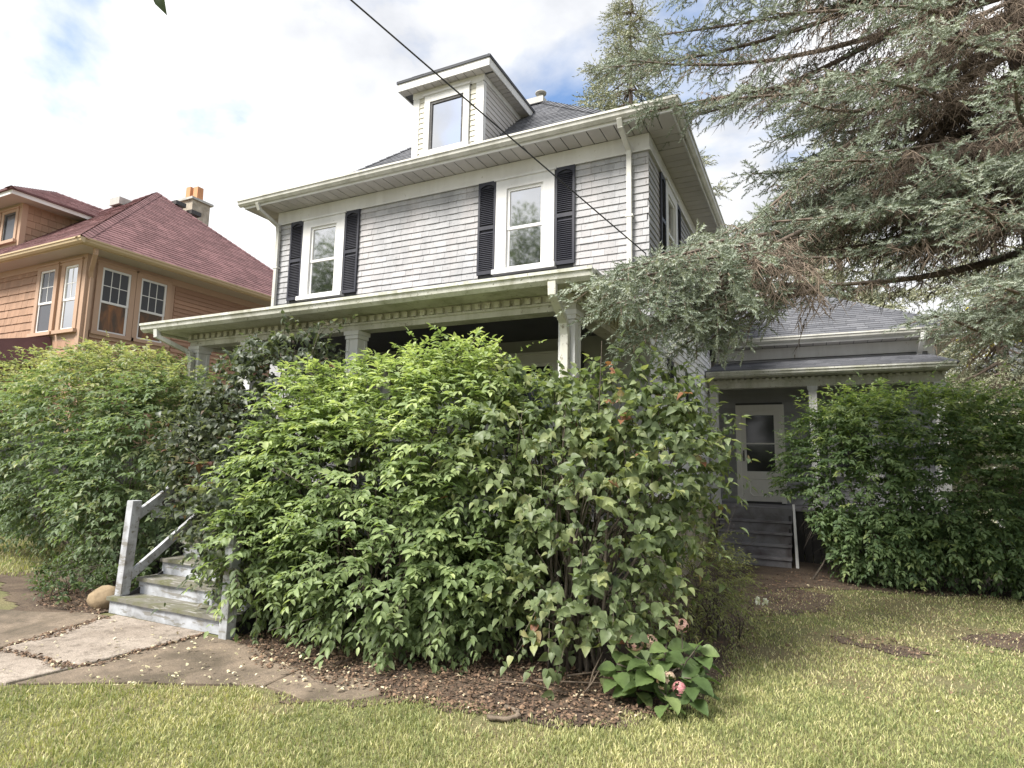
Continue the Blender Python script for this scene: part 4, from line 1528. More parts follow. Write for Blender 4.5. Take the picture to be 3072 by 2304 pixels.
    pp = pr.build('porch_roof', 'red_roof_shingle', nb)
    gutter(pp, (-20, 4.9, 3.40), (-14.27, 4.9, 3.40), FO, 'cream_gutter', 1.05)
    for xx in (-14.5, -17.5):
        MB().box(xx - .09, xx + .09, 5.05, 5.23, 0, 3.42).build('porch_post', 'orange_trim', nb)


neighbour()

# ------------------------------------------------------------------ pale house far behind on the right
fh = thing('far_house', 'pale yellow clapboard house with a white deck rail far behind the spruce', 'house', (11, 32, 0))


def far_house():
    x0, x1, y0, y1 = 5.4, 17.0, 28.0, 36.0
    w = MB().box(x0, x1, y0, y1, -.3, 5.2).build('wall', 'pale_yellow_board', fh)
    boards(w, (x0, y0, 0), FX, FO, 0, x1 - x0, 2.0, 5.2, .22, 'pale_yellow_board', depth=.03)
    hip_roof(fh, x0 - .5, x1 + .5, y0 - .5, y1 + .5, 5.2, .6, 'slate_roof_shingle', .2, .5, which='FL', seed=31)
    for xc in (8.4, 11.5):
        window(fh, (xc, y0 - .03, 2.6), FX, FO, 1.1, 1.5, side=.12, head=.12)
    d = MB().box(x0, x1, 25.6, y0 - .04, 2.9, 3.1).build('deck', 'window_white', fh)
    MB().box(x0, x1, 25.6, 25.66, 3.95, 4.05).build('rail', 'window_white', d)
    x = x0
    while x < 9.5:
        piece('baluster', (x, 25.63, 3.52), (.04, .04, .86), 'window_white', d)
        x += .16
    for xx in (x0 + .1, 8.5, 12, 16.8):
        MB().box(xx - .08, xx + .08, 25.62, 25.78, -.3, 2.9).build('deck_post', 'window_white', d)


far_house()

# ------------------------------------------------------------------ small things
def rock():
    n, m = 16, 10
    V = []; F = []
    c = Vector((-6.80, 4.20, .10))
    for j in range(m + 1):
        th = math.pi * j / m
        for i in range(n):
            ph = 2 * math.pi * i / n
            d = Vector((math.sin(th) * math.cos(ph), math.sin(th) * math.sin(ph), math.cos(th)))
            k = 1 + .16 * mnoise.noise(d * 1.8) + .07 * mnoise.noise(d * 4.5)
            V.append(c + Vector((d.x * .185, d.y * .16, d.z * .135)) * k)
    for j in range(m):
        for i in range(n):
            F.append((j * n + i, (j + 1) * n + i, (j + 1) * n + (i + 1) % n, j * n + (i + 1) % n))
    mb = MB(); mb.v = [tuple(p) for p in V]; mb.f = F
    tag(mb.build('rock', 'field_stone', None, smooth=True), 'brown rounded fieldstone beside the bottom porch step', 'rock')


rock()


def service_wire():
    a = Vector((-1.90, 8.38, 4.48)); b = Vector((-8.5, -8.0, 9.75))
    pts = []
    for i in range(25):
        t = i / 24
        p = a.lerp(b, t)
        p.z -= .25 * 4 * t * (1 - t) * .35
        pts.append(p)
    w = MB().tube(pts, .0085, 6).build('service_wire', 'black_cable', None, smooth=True)
    tag(w, 'black overhead service wire running from the upper wall corner across the sky', 'wire')
    k = MB()
    k.tube([(X1 + .002, 8.38, 4.48), (X1 + .05, 8.37, 4.48)], .012, 8)
    k.tube([(X1 + .03, 8.38, 4.47), (X1 + .03, 8.40, 4.2), (X1 + .03, 8.42, 3.9)], .012, 6)
    k.build('wire_anchor', 'dark_metal', w)


service_wire()


def meter_lid():
    """what is left of an old concrete collar in the worn strip by the lawn"""
    V = []; F = []
    n = 14
    for i in range(n):
        a = -1.9 + 3.6 * i / (n - 1)
        e = .012 * math.sin(i * 2.1)
        for r, z in ((.135 + e, .012), (.135 + e, .034), (.108, .036), (.104, .012)):
            V.append((-1.86 + math.cos(a) * r, 3.72 + math.sin(a) * r * .8, z))
    for i in range(n - 1):
        for k in range(4):
            F.append((i * 4 + k, i * 4 + 4 + k, i * 4 + 4 + (k + 1) % 4, i * 4 + (k + 1) % 4))
    F += [(0, 1, 2, 3), tuple((n - 1) * 4 + k for k in (3, 2, 1, 0))]
    mb = MB(); mb.v = V; mb.f = F
    o = mb.build('concrete_collar', 'concrete_damp', None, smooth=True)
    tag(o, 'broken pale concrete ring sunk in the dirt at the lawn edge', 'concrete ring')


meter_lid()
# ================================================================== VEGETATION
UPV = np.array([0., 0., 1.])


def nrmz(a):
    return a / np.maximum(np.linalg.norm(a, axis=-1, keepdims=True), 1e-9)


def leaf_shape(rows, fold=0.12, curl=0.22):
    """rows of (y, half width); first and last are points. Local: y = length, x = width, z = up"""
    V = [(0, 0, 0)]
    for y, w in rows:
        zc = -curl * y * y
        V += [(-w, y, zc + fold * w), (0, y, zc), (w, y, zc + fold * w)]
    V.append((0, 1, -curl))
    T = [(0, 2, 1), (0, 3, 2)]
    n = len(rows)
    for i in range(n - 1):
        a = 1 + 3 * i; b = a + 3
        T += [(a, a + 1, b + 1), (a, b + 1, b), (a + 1, a + 2, b + 2), (a + 1, b + 2, b + 1)]
    a = 1 + 3 * (n - 1); t = len(V) - 1
    T += [(a, a + 1, t), (a + 1, a + 2, t)]
    return np.array(V, float), np.array(T)


OVAL = leaf_shape([(.30, .225), (.68, .20)], .5, .30)
HEART = leaf_shape([(.03, .25), (.20, .40), (.50, .33), (.78, .14)], .35, .28)
SMALL = leaf_shape([(.42, .25)], .5, .28)
NARROW = leaf_shape([(.35, .13), (.7, .10)], .4, .25)
BROAD = leaf_shape([(.12, .20), (.34, .36), (.62, .34), (.86, .15)], .45, .35)
def veined_leaf():
    V, T = leaf_shape([(.05, .10), (.12, .20), (.20, .28), (.28, .33), (.36, .355), (.44, .36), (.52, .345), (.60, .31), (.68, .265), (.76, .21), (.84, .145), (.92, .075)], .35, .32)
    V = V.copy()
    for i in range(12):
        dz = .018 if i % 2 else -.012
        for k in (1, 3):
            V[1 + 3 * i + k - 1, 2] += dz
            V[1 + 3 * i + k - 1, 1] += .05
    return V, T


BROAD = veined_leaf()
SCRAP = (np.array([(-.10, 0, 0), (.12, .05, .05), (.30, .5, .22), (0, 1, .03), (-.24, .55, .16)], float), np.array([(0, 1, 2), (0, 2, 4), (4, 2, 3)]))


def basis(ax, nz_):
    y = nrmz(ax)
    x = nrmz(np.cross(y, nz_))
    z = np.cross(x, y)
    return x, y, z


def scatter(canon, pos, ax, nz_, length, tone, wscale=1.0):
    V0, T0 = canon
    x, y, z = basis(ax, nz_)
    L_ = np.asarray(length)[:, None, None]
    ws = np.broadcast_to(np.asarray(wscale, float), (len(pos),))[:, None, None]
    V = pos[:, None, :] + L_ * (x[:, None, :] * V0[None, :, 0:1] * ws + y[:, None, :] * V0[None, :, 1:2] + z[:, None, :] * V0[None, :, 2:3])
    k = len(V0)
    T = T0[None] + (np.arange(len(pos)) * k)[:, None, None]
    return V.reshape(-1, 3), T.reshape(-1, 3), np.repeat(tone, k)


LEAF_MESH = {}


def leaf_objects(parent, name, canon, pos, ax, nz_, length, tone, mat, wscale=1.0):
    x, y, z = basis(ax, nz_)
    ws = np.broadcast_to(np.asarray(wscale, float), (len(pos),))
    for i in range(len(pos)):
        b = min(5, int(tone[i] * 6))
        key = (name, mat, id(canon), b)
        if key not in LEAF_MESH:
            V0, T0 = canon
            me = bpy.data.meshes.new(name)
            me.from_pydata([tuple(p) for p in V0], [], [tuple(t) for t in T0])
            a = me.attributes.new('v', 'FLOAT', 'POINT')
            a.data.foreach_set('value', np.full(len(V0), (b + .5) / 6, np.float32))
            me.materials.append(MAT[mat])
            me.polygons.foreach_set('use_smooth', np.ones(len(T0), bool))
            LEAF_MESH[key] = me
        l = length[i]
        xx = x[i] * l * ws[i]; yy = y[i] * l; zz = z[i] * l; p = pos[i]
        M = Matrix(((xx[0], yy[0], zz[0], p[0]), (xx[1], yy[1], zz[1], p[1]), (xx[2], yy[2], zz[2], p[2]), (0, 0, 0, 1)))
        link_mesh(name, LEAF_MESH[key], parent, M)


CR_, CU_, CF_, CP_ = (np.array(q) for q in (CR, CU, CF, CAMP))


def pick_front(pos, n, margin=1.0):
    d = pos - CP_
    f = d @ CF_
    u = (d @ CR_) / np.maximum(f, .1) * 1839.5
    w = (d @ CU_) / np.maximum(f, .1) * 1839.5
    vis = (f > .3) & (np.abs(u) < 1536 * margin) & (np.abs(w) < 1152 * margin)
    s = np.where(vis, f, 1e6)
    idx = np.argsort(s)[:n]
    return idx[s[idx] < 1e5]


def lumpy(d, seed, amp):
    r = np.random.default_rng(seed)
    o = np.zeros(len(d))
    for k in range(7):
        w = r.normal(size=3) * (2.2 + k * .8)
        o += np.sin(d @ w + r.uniform(0, 6.28)) / (1.2 + .35 * k)
    return 1 + amp * o / 2.4


def shrub(name, label, cat, base, blobs, mat, canon, leaf_len, n_shoots, seed, style='pairs', tier=0.0, amp=.16, keep=None, group=None,
          n_obj=300, shoot=.24, pairs=5, tonef=None, stems=14, stem_r=.014, depth=.34, up=.15, droop=.10, wscale=1.0, twigs=True):
    r = np.random.default_rng(seed)
    t = thing(name, label, cat, (base[0], base[1], float(gz(base[0], base[1]))), group)
    B = np.array(blobs, float)
    area = B[:, 3] * B[:, 4] + B[:, 3] * B[:, 5] + B[:, 4] * B[:, 5]
    if B.shape[1] > 6:
        area = area * B[:, 6]
    k = r.choice(len(B), n_shoots * 2, p=area / area.sum())
    d = nrmz(r.normal(size=(n_shoots * 2, 3)))
    c = B[k, :3]; R = B[k, 3:6]
    rad = lumpy(d + k[:, None] * .7, seed, amp) * (1 - depth * r.random(len(d)) ** 1.6)
    P = c + d * R * rad[:, None]
    # not deep inside another lobe
    ok = np.ones(len(P), bool)
    for j in range(len(B)):
        q = np.linalg.norm((P - B[j, :3]) / B[j, 3:6], axis=1)
        ok &= (k == j) | (q > .62)
    ok &= P[:, 2] > gz(P[:, 0], P[:, 1]) + .10
    if keep is not None:
        ok &= keep(P)
    P = P[ok][:n_shoots]; d = d[ok][:n_shoots]
    if tier:
        lay = np.round(P[:, 2] / tier + .35 * np.sin(P[:, 0] * 3.1 + P[:, 1] * 2.3)) * tier
        P[:, 2] += .72 * (lay - P[:, 2])
    n = len(P)
    hd = d * np.array([1, 1, .55])
    D = nrmz(hd + UPV * up + r.normal(size=(n, 3)) * .35)
    side = nrmz(np.cross(D, UPV) + 1e-4)
    pos, ax, nz_, ln, tn = [], [], [], [], []
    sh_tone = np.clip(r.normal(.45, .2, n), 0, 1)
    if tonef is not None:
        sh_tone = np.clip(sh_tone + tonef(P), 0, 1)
    sl = shoot * r.uniform(.5, 1.4, n)
    sz = r.random(n)
    stray = r.random(n) < .06
    sl = np.where(stray, sl * 1.7, sl)
    D[stray] = nrmz(D[stray] + UPV * .6)
    for i in range(pairs):
        s = (i + .6) / pairs
        q = P + D * (sl * s)[:, None] - UPV * (droop * s * s * sl / shoot)[:, None]
        for sg in (-1, 1):
            jit = r.normal(size=(n, 3))
            if style == 'pairs':
                a = D * .65 + side * sg * .8 + UPV * -.30 + jit * .22
                nn = UPV + d * .35 + jit[:, ::-1] * .25
            else:
                a = D * .35 + side * sg * .75 + UPV * -.62 + jit * .38
                nn = d * .75 + UPV * .55 + r.normal(size=(n, 3)) * .42
            m = r.random(n) < (.93 if style == 'pairs' else .75)
            pos.append(q[m]); ax.append(a[m]); nz_.append(nn[m])
            ln.append(leaf_len * r.uniform(.45, 1.25, m.sum()) * (1.0 - .25 * abs(s - .5)) * (.75 + .5 * sz[m]))
            tn.append(np.clip(sh_tone[m] + r.normal(0, .10, m.sum()), 0, .999))
    q = P + D * sl[:, None] - UPV * (droop * sl / shoot)[:, None]
    pos.append(q); ax.append(D - UPV * .3); nz_.append(UPV + d * .3)
    ln.append(leaf_len * r.uniform(.6, 1.0, n)); tn.append(np.clip(sh_tone + .12, 0, .999))
    pos = np.concatenate(pos); ax = np.concatenate(ax); nz_ = np.concatenate(nz_); ln = np.concatenate(ln); tn = np.concatenate(tn)
    ok = pos[:, 2] > gz(pos[:, 0], pos[:, 1]) + .03
    if keep is not None:
        ok &= keep(pos)
    pos, ax, nz_, ln, tn = pos[ok], ax[ok], nz_[ok], ln[ok], tn[ok]
    idx = pick_front(pos, n_obj) if n_obj else np.array([], int)
    m = np.ones(len(pos), bool)
    m[idx] = False
    V, T, v = scatter(canon, pos[m], ax[m], nz_[m], ln[m], tn[m], wscale)
    np_mesh('crown', V, T, mat, t, v, kind='stuff')
    if len(idx):
        leaf_objects(t, 'leaf', canon, pos[idx], ax[idx], nz_[idx], ln[idx], tn[idx], mat, wscale)
    # stems and the twigs that carry the shoots
    mb = MB()
    for i in range(stems):
        a = Vector((base[0] + r.normal() * base[2], base[1] + r.normal() * base[2] * .6, float(gz(base[0], base[1])) - .02))
        j = r.choice(len(B), p=area / area.sum())
        e = Vector(B[j, :3] + nrmz(r.normal(size=3)) * B[j, 3:6] * .65)
        e.z = max(e.z, .4)
        mid = a.lerp(e, .5) + Vector((r.normal() * .08, r.normal() * .08, .12))
        pts = [a, a.lerp(mid, .55) + Vector((r.normal() * .03, r.normal() * .03, 0)), mid, mid.lerp(e, .55), e]
        mb.tube(pts, [stem_r * q for q in (1.25, 1.05, .8, .55, .25)], 6)
        for _ in range(3):
            s_ = pts[r.integers(1, 4)]
            e2 = s_ + Vector(r.normal(size=3) * .35) + Vector((0, 0, .25))
            mb.tube([s_, s_.lerp(e2, .5) + Vector((0, 0, .03)), e2], [stem_r * .5, stem_r * .35, stem_r * .15], 4)
    mb.build('stems', 'shrub_bark', t, smooth=True)
    if twigs:
        A = P; E_ = P + D * sl[:, None] - UPV * (droop * sl / shoot)[:, None]
        sd = side * .0035
        V = np.stack([A - sd, A + sd, E_], 1).reshape(-1, 3)
        T = np.arange(len(V)).reshape(-1, 3)
        np_mesh('twigs', V, T, 'shrub_bark', t, smooth=False, kind='stuff')
    return t


def off_house(P):
    """keep foliage off walls, roofs, steps and porch"""
    x, y, z = P[:, 0], P[:, 1], P[:, 2]
    bad = (x > -8.05) & (x < -1.95) & (y > 5.28) & (z > 3.05)
    bad |= (x > -7.9) & (x < -2.0) & (y > 5.66)
    bad |= (x > -9.1) & (x < -1.85) & (y > 8.0)
    bad |= (x > -13.4) & (y > 7.1) & (x < -12.6)
    bad |= (y > 13.1) & (x < 2.5)
    bad |= (x > -1.8) & (x < -.30) & (y > 12.0) & (z < 2.6)
    bad |= (x > -1.5) & (x < .02 + .16 * np.sin(z * 5)) & (y > 10) & (z < 1.15)
    return ~bad


# the hedge-like bush left of the steps
shrub('burning_bush', 'wide dark green bush with pale yellowish top left of the porch steps', 'shrub', (-8.6, 5.6, .7),
      [(-8.3, 5.55, 1.55, 1.35, 1.0, 1.35), (-10.2, 5.75, 1.75, 1.75, 1.15, 1.40), (-11.9, 5.9, 1.8, 1.3, 1.1, 1.45), (-7.75, 5.15, 1.2, .85, .75, 1.0), (-9.2, 5.45, 2.35, 1.6, .9, .78), (-7.35, 5.0, 2.1, .72, .42, .58)],
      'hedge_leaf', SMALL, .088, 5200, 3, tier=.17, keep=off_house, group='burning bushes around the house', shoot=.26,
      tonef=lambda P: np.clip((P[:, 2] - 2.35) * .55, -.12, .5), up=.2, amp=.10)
# the bright one in front of the porch
shrub('burning_bush', 'big bright yellow-green bush spilling in front of the porch', 'shrub', (-3.6, 4.75, .35),
      [(-3.75, 4.75, 1.30, 1.05, .75, 1.20), (-2.95, 4.95, 1.60, .80, .65, 1.12), (-4.45, 4.75, 1.35, .75, .65, 1.10), (-3.45, 4.40, .75, .95, .55, .68), (-2.75, 4.65, .75, .55, .45, .68), (-3.6, 5.0, 2.05, 1.1, .55, .62), (-4.50, 4.28, .72, .36, .34, .56), (-4.75, 4.5, 1.3, .42, .36, .55), (-4.58, 3.93, .80, .17, .10, .34)],
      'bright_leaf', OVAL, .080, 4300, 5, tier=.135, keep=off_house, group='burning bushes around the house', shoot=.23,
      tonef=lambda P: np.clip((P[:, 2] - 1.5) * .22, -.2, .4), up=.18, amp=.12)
# the dark lilac that leans over the steps
shrub('lilac_bush', 'dark loose lilac bush leaning over the porch steps', 'shrub', (-4.95, 5.15, .12),
      [(-5.35, 4.95, 1.45, .70, .45, .80), (-5.9, 4.90, 1.75, .75, .40, .62), (-5.55, 5.05, 2.25, .72, .40, .60), (-5.45, 5.2, 2.72, .55, .30, .36), (-5.05, 4.65, .85, .42, .40, .55), (-6.35, 4.95, 1.95, .45, .35, .40), (-5.35, 4.55, 1.10, .45, .28, .42), (-5.0, 4.40, .78, .28, .24, .34), (-5.8, 4.75, 1.30, .5, .3, .4), (-4.95, 4.05, 1.05, .25, .14, .32)],
      'dark_lilac_leaf', HEART, .076, 2000, 7, style='loose', keep=off_house, group='lilacs in front of the porch', shoot=.26, pairs=4, amp=.2, up=.3, stems=16)
# the big lilac at the corner of the porch
shrub('lilac_bush', 'large-leaved lilac bush at the porch corner with bare stems below', 'shrub', (-1.80, 4.85, .14),
      [(-1.60, 4.85, 1.10, .66, .60, .72), (-2.05, 4.95, 1.70, .72, .60, .68), (-1.28, 5.15, 1.62, .52, .50, .56), (-1.7, 4.70, .72, .62, .50, .42), (-1.08, 5.5, 1.62, .26, .38, .32), (-1.5, 5.1, 2.05, .62, .45, .34), (-2.35, 5.15, 2.05, .45, .40, .40)],
      'lilac_leaf', HEART, .082, 1350, 9, style='loose', keep=off_house, group='lilacs in front of the porch', shoot=.30, pairs=4, amp=.26, up=.22, stems=34, stem_r=.014)
# the dark bush in front of the wing
shrub('burning_bush', 'dense dark bush under the spruce hiding the side porch', 'shrub', (1.6, 11.5, .7),
      [(.78, 11.35, 1.45, 1.20, .85, 1.40), (2.1, 11.4, 1.45, 1.4, 1.0, 1.30), (3.3, 11.6, 1.25, 1.2, 1.0, 1.25), (1.4, 11.5, 2.15, 1.3, .8, .75), (.95, 11.2, .7, .85, .6, .70), (2.9, 11.0, .75, 1.2, .6, .7)],
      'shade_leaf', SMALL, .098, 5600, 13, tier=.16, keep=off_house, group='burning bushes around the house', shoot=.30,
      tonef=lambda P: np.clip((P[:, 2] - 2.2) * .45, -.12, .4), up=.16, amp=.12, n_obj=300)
# spirea on the flank of the corner lilac
shrub('spirea_bush', 'thin yellowing spirea beside the path to the side steps', 'shrub', (-.95, 6.6, .15),
      [(-1.0, 6.3, .45, .36, .55, .42), (-1.05, 7.2, .4, .36, .5, .38), (-1.1, 5.8, .7, .36, .5, .5)],
      'spirea_leaf', NARROW, .05, 620, 17, style='pairs', shoot=.26, pairs=6, up=.25, amp=.25, n_obj=150, stems=24, stem_r=.006, droop=.14)
# low plants by the rock
shrub('ground_cover', 'low dark leafy plants at the foot of the left bush', 'plant', (-7.5, 4.35, .3),
      [(-7.45, 4.28, .10, .55, .34, .22), (-8.1, 4.62, .10, .55, .30, .25), (-7.05, 4.5, .12, .30, .25, .25)],
      'ground_cover_leaf', OVAL, .055, 330, 19, style='loose', shoot=.14, pairs=4, up=.5, amp=.3, n_obj=150, stems=12, stem_r=.004, droop=.03)


def hydrangea():
    r = np.random.default_rng(23)
    t = thing('hydrangea', 'low hydrangea with large leaves and fading pink flower heads at the lawn edge', 'plant', (-1.05, 4.55, 0))
    mb = MB()
    pos, ax, nz_, ln, tn = [], [], [], [], []
    tips = []
    for i in range(19):
        a = r.uniform(0, 6.28)
        rr = r.uniform(.05, .46)
        x, y = -1.02 + math.cos(a) * rr * 1.05, 4.58 + math.sin(a) * rr * .85
        h = r.uniform(.13, .42) * (1.15 - .5 * rr)
        b = Vector((-1.05 + r.normal() * .06, 4.62 + r.normal() * .05, 0))
        e = Vector((x, y, h))
        m = b.lerp(e, .55) + Vector((0, 0, .05))
        mb.tube([b, m, e], [.006, .005, .004], 5)
        tips.append((e, (e - m).normalized()))
        out = np.array([math.cos(a), math.sin(a), 0.]) * .5
        a0 = r.uniform(0, 6.28)
        for k in range(6):
            an = a0 + k * 2.4
            dv = np.array([math.cos(an), math.sin(an), 0.]) * .8 + out + np.array([0, 0, .12 + r.normal() * .15])
            pos.append(np.array(e) - np.array([0, 0, .028 * k])); ax.append(dv)
            nz_.append(UPV + r.normal(size=3) * .25 - out * .3 + np.array([0, -.35, 0]))
            ln.append(r.uniform(.11, .19)); tn.append(np.clip(r.normal(.5, .25) - .06 * k, 0, .99))
    mb.build('stems', 'shrub_bark', t, smooth=True)
    pos, ax, nz_, ln, tn = map(np.array, (pos, ax, nz_, ln, tn))
    ok = pos[:, 2] > .04
    leaf_objects(t, 'leaf', BROAD, pos[ok], ax[ok], nz_[ok], ln[ok], tn[ok], 'hydrangea_leaf')
    # flower heads: little four-petalled florets
    for (cx, cy, cz, R, tone) in ((-1.18, 4.47, .36, .055, .55), (-1.08, 4.50, .37, .05, .6), (-.90, 4.72, .46, .045, .45), (-.93, 4.30, .20, .065, .75), (-.84, 4.28, .17, .04, .05)):
        h = MB().tube([(cx, cy, cz - .16), (cx, cy, cz)], .004, 5).build('flower_head', 'shrub_bark', t)
        n = 26
        d = nrmz(r.normal(size=(n, 3)) + np.array([0, -.35, .5]))
        p = np.array([cx, cy, cz]) + d * R
        s1 = nrmz(np.cross(d, r.normal(size=(n, 3))))
        s2 = np.cross(d, s1)
        P4 = np.repeat(p, 4, 0)
        A4 = np.stack([s1, s2, -s1, -s2], 1).reshape(-1, 3) + np.repeat(d, 4, 0) * .25
        V, T, v = scatter(OVAL, P4, A4, np.repeat(d, 4, 0), np.full(len(P4), .019), np.clip(r.normal(tone, .2, len(P4)), 0, 1), 1.6)
        np_mesh('florets', V, T, 'petal', h, v, kind='stuff')


hydrangea()


def rose():
    r = np.random.default_rng(4)
    t = thing('white_flower', 'small white flower at the edge of the path by the spirea', 'flower', (-.55, 6.55, 0))
    MB().tube([(-.7, 6.6, 0), (-.62, 6.58, .25), (-.53, 6.55, .33)], .004, 5).build('stem', 'shrub_bark', t)
    for c in ((-.53, 6.55, .34), (-.47, 6.58, .33)):
        d = nrmz(r.normal(size=(14, 3)) + np.array([0, -.5, .6]))
        V, T, v = scatter(OVAL, np.repeat([c], 14, 0), d, nrmz(r.normal(size=(14, 3))), np.full(14, .04), r.random(14), 1.6)
        np_mesh('petals', V, T, 'white_petal', t, v)


rose()


# ------------------------------------------------------------------ grass
def grass(name, P, n, seed, label, near=True, hmin=.012, hmax=.036):
    r = np.random.default_rng(seed)
    xs = [p[0] for p in P]; ys = [p[1] for p in P]
    m = n * 7
    x = r.uniform(min(xs), max(xs), m); y = r.uniform(min(ys), max(ys), m)
    d = np.hypot(x, y)
    ok = in_poly(x + .09 * wob(x, y, 5, 1) + .05 * r.normal(size=m), y + .09 * wob(y, x, 5, 2) - .04 + .05 * r.normal(size=m), P)
    # inside or near the picture only
    f = x * CF_[0] + y * CF_[1] - 1.6 * CF_[2]
    u = (x * CR_[0] + y * CR_[1] - 1.6 * CR_[2]) / np.maximum(f, .1)
    ok &= (f > .8) & (np.abs(u) < 1.15)
    ok &= r.random(m) < np.clip(3.6 / d, .18, 1.0) ** 1.6
    # worn and bare places
    bare = np.zeros(m)
    for (bx, by, br) in ((.29, 7.15, .38), (.67, 6.95, .30), (-.05, 7.25, .32), (1.75, 8.0, .75), (-.35, 8.6, .55), (-.2, 9.6, .7), (-.45, 6.2, .35), (-1.9, 3.55, .22), (.2, 5.6, .25), (1.1, 9.6, .5), (-3.2, 3.1, .16), (.9, 6.0, .28)):
        bare += np.exp(-(((x - bx) / br) ** 2 + ((y - by) / (br * .8)) ** 2))
    thin = np.clip(.34 + .40 * wob(x, y, 1.1, 3.0), 0, 1) * np.clip((y - 4.8) / 3, 0, 1)
    worn = np.clip(bare + thin, 0, 1)
    ok &= r.random(m) > np.clip(worn * .68 + .3 * np.clip(bare - .45, 0, 1), 0, .74)
    x, y, worn = x[ok][:n], y[ok][:n], worn[ok][:n]
    k = len(x)
    z = gz(x, y) + .008 * wob(x, y, 1.3, 2.0)
    a = r.uniform(0, 6.28, k)
    dist = np.hypot(x, y)
    h = r.uniform(hmin, hmax, k) * (1 + .25 * wob(x, y, 2.3, 5.0))
    tone = np.clip(.43 + .20 * wob(x, y, .9, 8.0) + .16 * wob(x, y, 4.0, 2.0) + r.normal(0, .22, k) - .08 * np.clip((y - 4.5) / 5, 0, 1), 0, .88)
    tone = np.where(r.random(k) < worn * .75, r.uniform(.86, 1.0, k), tone)
    tuft = (wob(x, y, 6.0, 4.0) + wob(x, y, 13.0, 9.0)) > .95
    tone = np.where(tuft & (tone < .85), tone * .55, tone)
    h = np.where(tuft, h * 1.55, h)
    h = np.where(tone > .9, h * .6, h)
    w = (.0022 + .0009 * dist) * r.uniform(.7, 1.3, k) * .5
    lean = r.uniform(.15, .95, k) * h
    la = r.uniform(0, 6.28, k)
    dx, dy = np.cos(la) * lean, np.sin(la) * lean
    cx, cy = np.cos(a) * w, np.sin(a) * w
    b = np.stack([x, y, z], 1)
    V = np.empty((k, 5, 3))
    V[:, 0] = b + np.stack([-cx, -cy, 0 * x], 1)
    V[:, 1] = b + np.stack([cx, cy, 0 * x], 1)
    mid = b + np.stack([dx * .35, dy * .35, h * .6], 1)
    V[:, 2] = mid + np.stack([cx, cy, 0 * x], 1) * .8
    V[:, 3] = mid - np.stack([cx, cy, 0 * x], 1) * .8
    V[:, 4] = b + np.stack([dx, dy, h], 1)
    T = np.array([(0, 1, 2), (0, 2, 3), (3, 2, 4)])[None] + (np.arange(k) * 5)[:, None, None]
    o = np_mesh(name, V.reshape(-1, 3), T.reshape(-1, 3), 'grass_blade', None, np.repeat(tone, 5), smooth=False)
    tag(o, label, 'grass', kind='stuff')
    return k


grass('lawn_grass', LAWN, 260000, 31, 'short yellowing lawn grass across the front yard')
grass('lawn_grass', FAR_LAWN, 6000, 32, 'strip of lawn grass showing left of the wide dark bush', hmin=.04, hmax=.09)


def litter(name, polys, n, mat, seed, label, size=(.012, .042), lift=.014):
    r = np.random.default_rng(seed)
    pos = []
    for P, share in polys:
        xs = [p[0] for p in P]; ys = [p[1] for p in P]
        m = int(n * share * 4)
        x = r.uniform(min(xs), max(xs), m); y = r.uniform(min(ys), max(ys), m)
        ok = in_poly(x + .09 * wob(x, y, 4, 3), y + .09 * wob(y, x, 4, 6), P)
        pos.append(np.stack([x[ok], y[ok]], 1)[:int(n * share)])
    p = np.concatenate(pos)
    k = len(p)
    z = gz(p[:, 0], p[:, 1]) + lift + r.random(k) * .02
    P3 = np.column_stack([p, z])
    a = r.uniform(0, 6.28, k)
    ax = np.stack([np.cos(a), np.sin(a), r.normal(0, .22, k)], 1)
    nn = UPV + r.normal(size=(k, 3)) * .35
    V, T, v = scatter(SCRAP, P3, ax, nn, r.uniform(size[0], size[1], k), np.clip(r.normal(.5, .26, k), 0, 1))
    o = np_mesh(name, V, T, mat, None, v, smooth=False)
    tag(o, label, 'leaves', kind='stuff')


litter('leaf_litter', [([(-4.70, 4.05), (-3.9, 3.62), (-3.2, 3.58), (-2.7, 3.55), (-2.2, 3.62), (-1.6, 3.72), (-1.2, 3.85), (-.9, 4.3), (-1.2, 5.0), (-4.6, 5.1)], .62),
                       ([(-7.3, 3.85), (-6.5, 3.92), (-6.5, 4.4), (-7.9, 4.8), (-9.0, 4.6)], .14), ([(-6.42, 3.9), (-6.28, 3.7), (-6.12, 3.0), (-5.98, 3.0), (-6.2, 3.95)], .05),
                       ([(-1.0, 5.0), (-.6, 5.2), (-.4, 8), (.2, 10.2), (2.8, 10.9), (2.5, 11.3), (-.4, 11.9), (-1.3, 8)], .15), ([(-6.1, 2.93), (-5.0, 2.97), (-5.0, 2.87), (-6.1, 2.84)], .02), ([(-5.06, 2.9), (-4.96, 2.9), (-4.94, 4.0), (-5.06, 4.0)], .02)],
       13500, 'litter_leaf', 41, 'brown fallen leaves covering the soil under the bushes')
litter('fallen_leaves', [([(-5.0, 3.9), (-5.0, 2.8), (-4.3, 2.8), (-2.6, 3.6), (-2.6, 3.95), (-4.5, 4.0)], .75), ([(-6.3, 3.9), (-6.2, 2.5), (-4.9, 2.5), (-5.0, 3.9)], .25)],
       230, 'pale_leaf', 43, 'scattered pale dry leaves on the damp concrete', (.018, .045), .034)
litter('lawn_leaves', [([(-.5, 5.2), (2.5, 5.0), (3.4, 9.6), (.2, 10.2)], .4), ([(.0, 6.95), (.9, 6.75), (1.0, 7.2), (.1, 7.4)], .2), ([(1.2, 7.6), (2.4, 7.7), (2.5, 8.5), (1.3, 8.4)], .25), ([(-.6, 7.6), (.1, 8.2), (.3, 9.8), (-.5, 9.8)], .15)], 900, 'litter_leaf', 44, 'brown leaf scraps scattered over the thin shaded lawn', (.015, .042), .012)


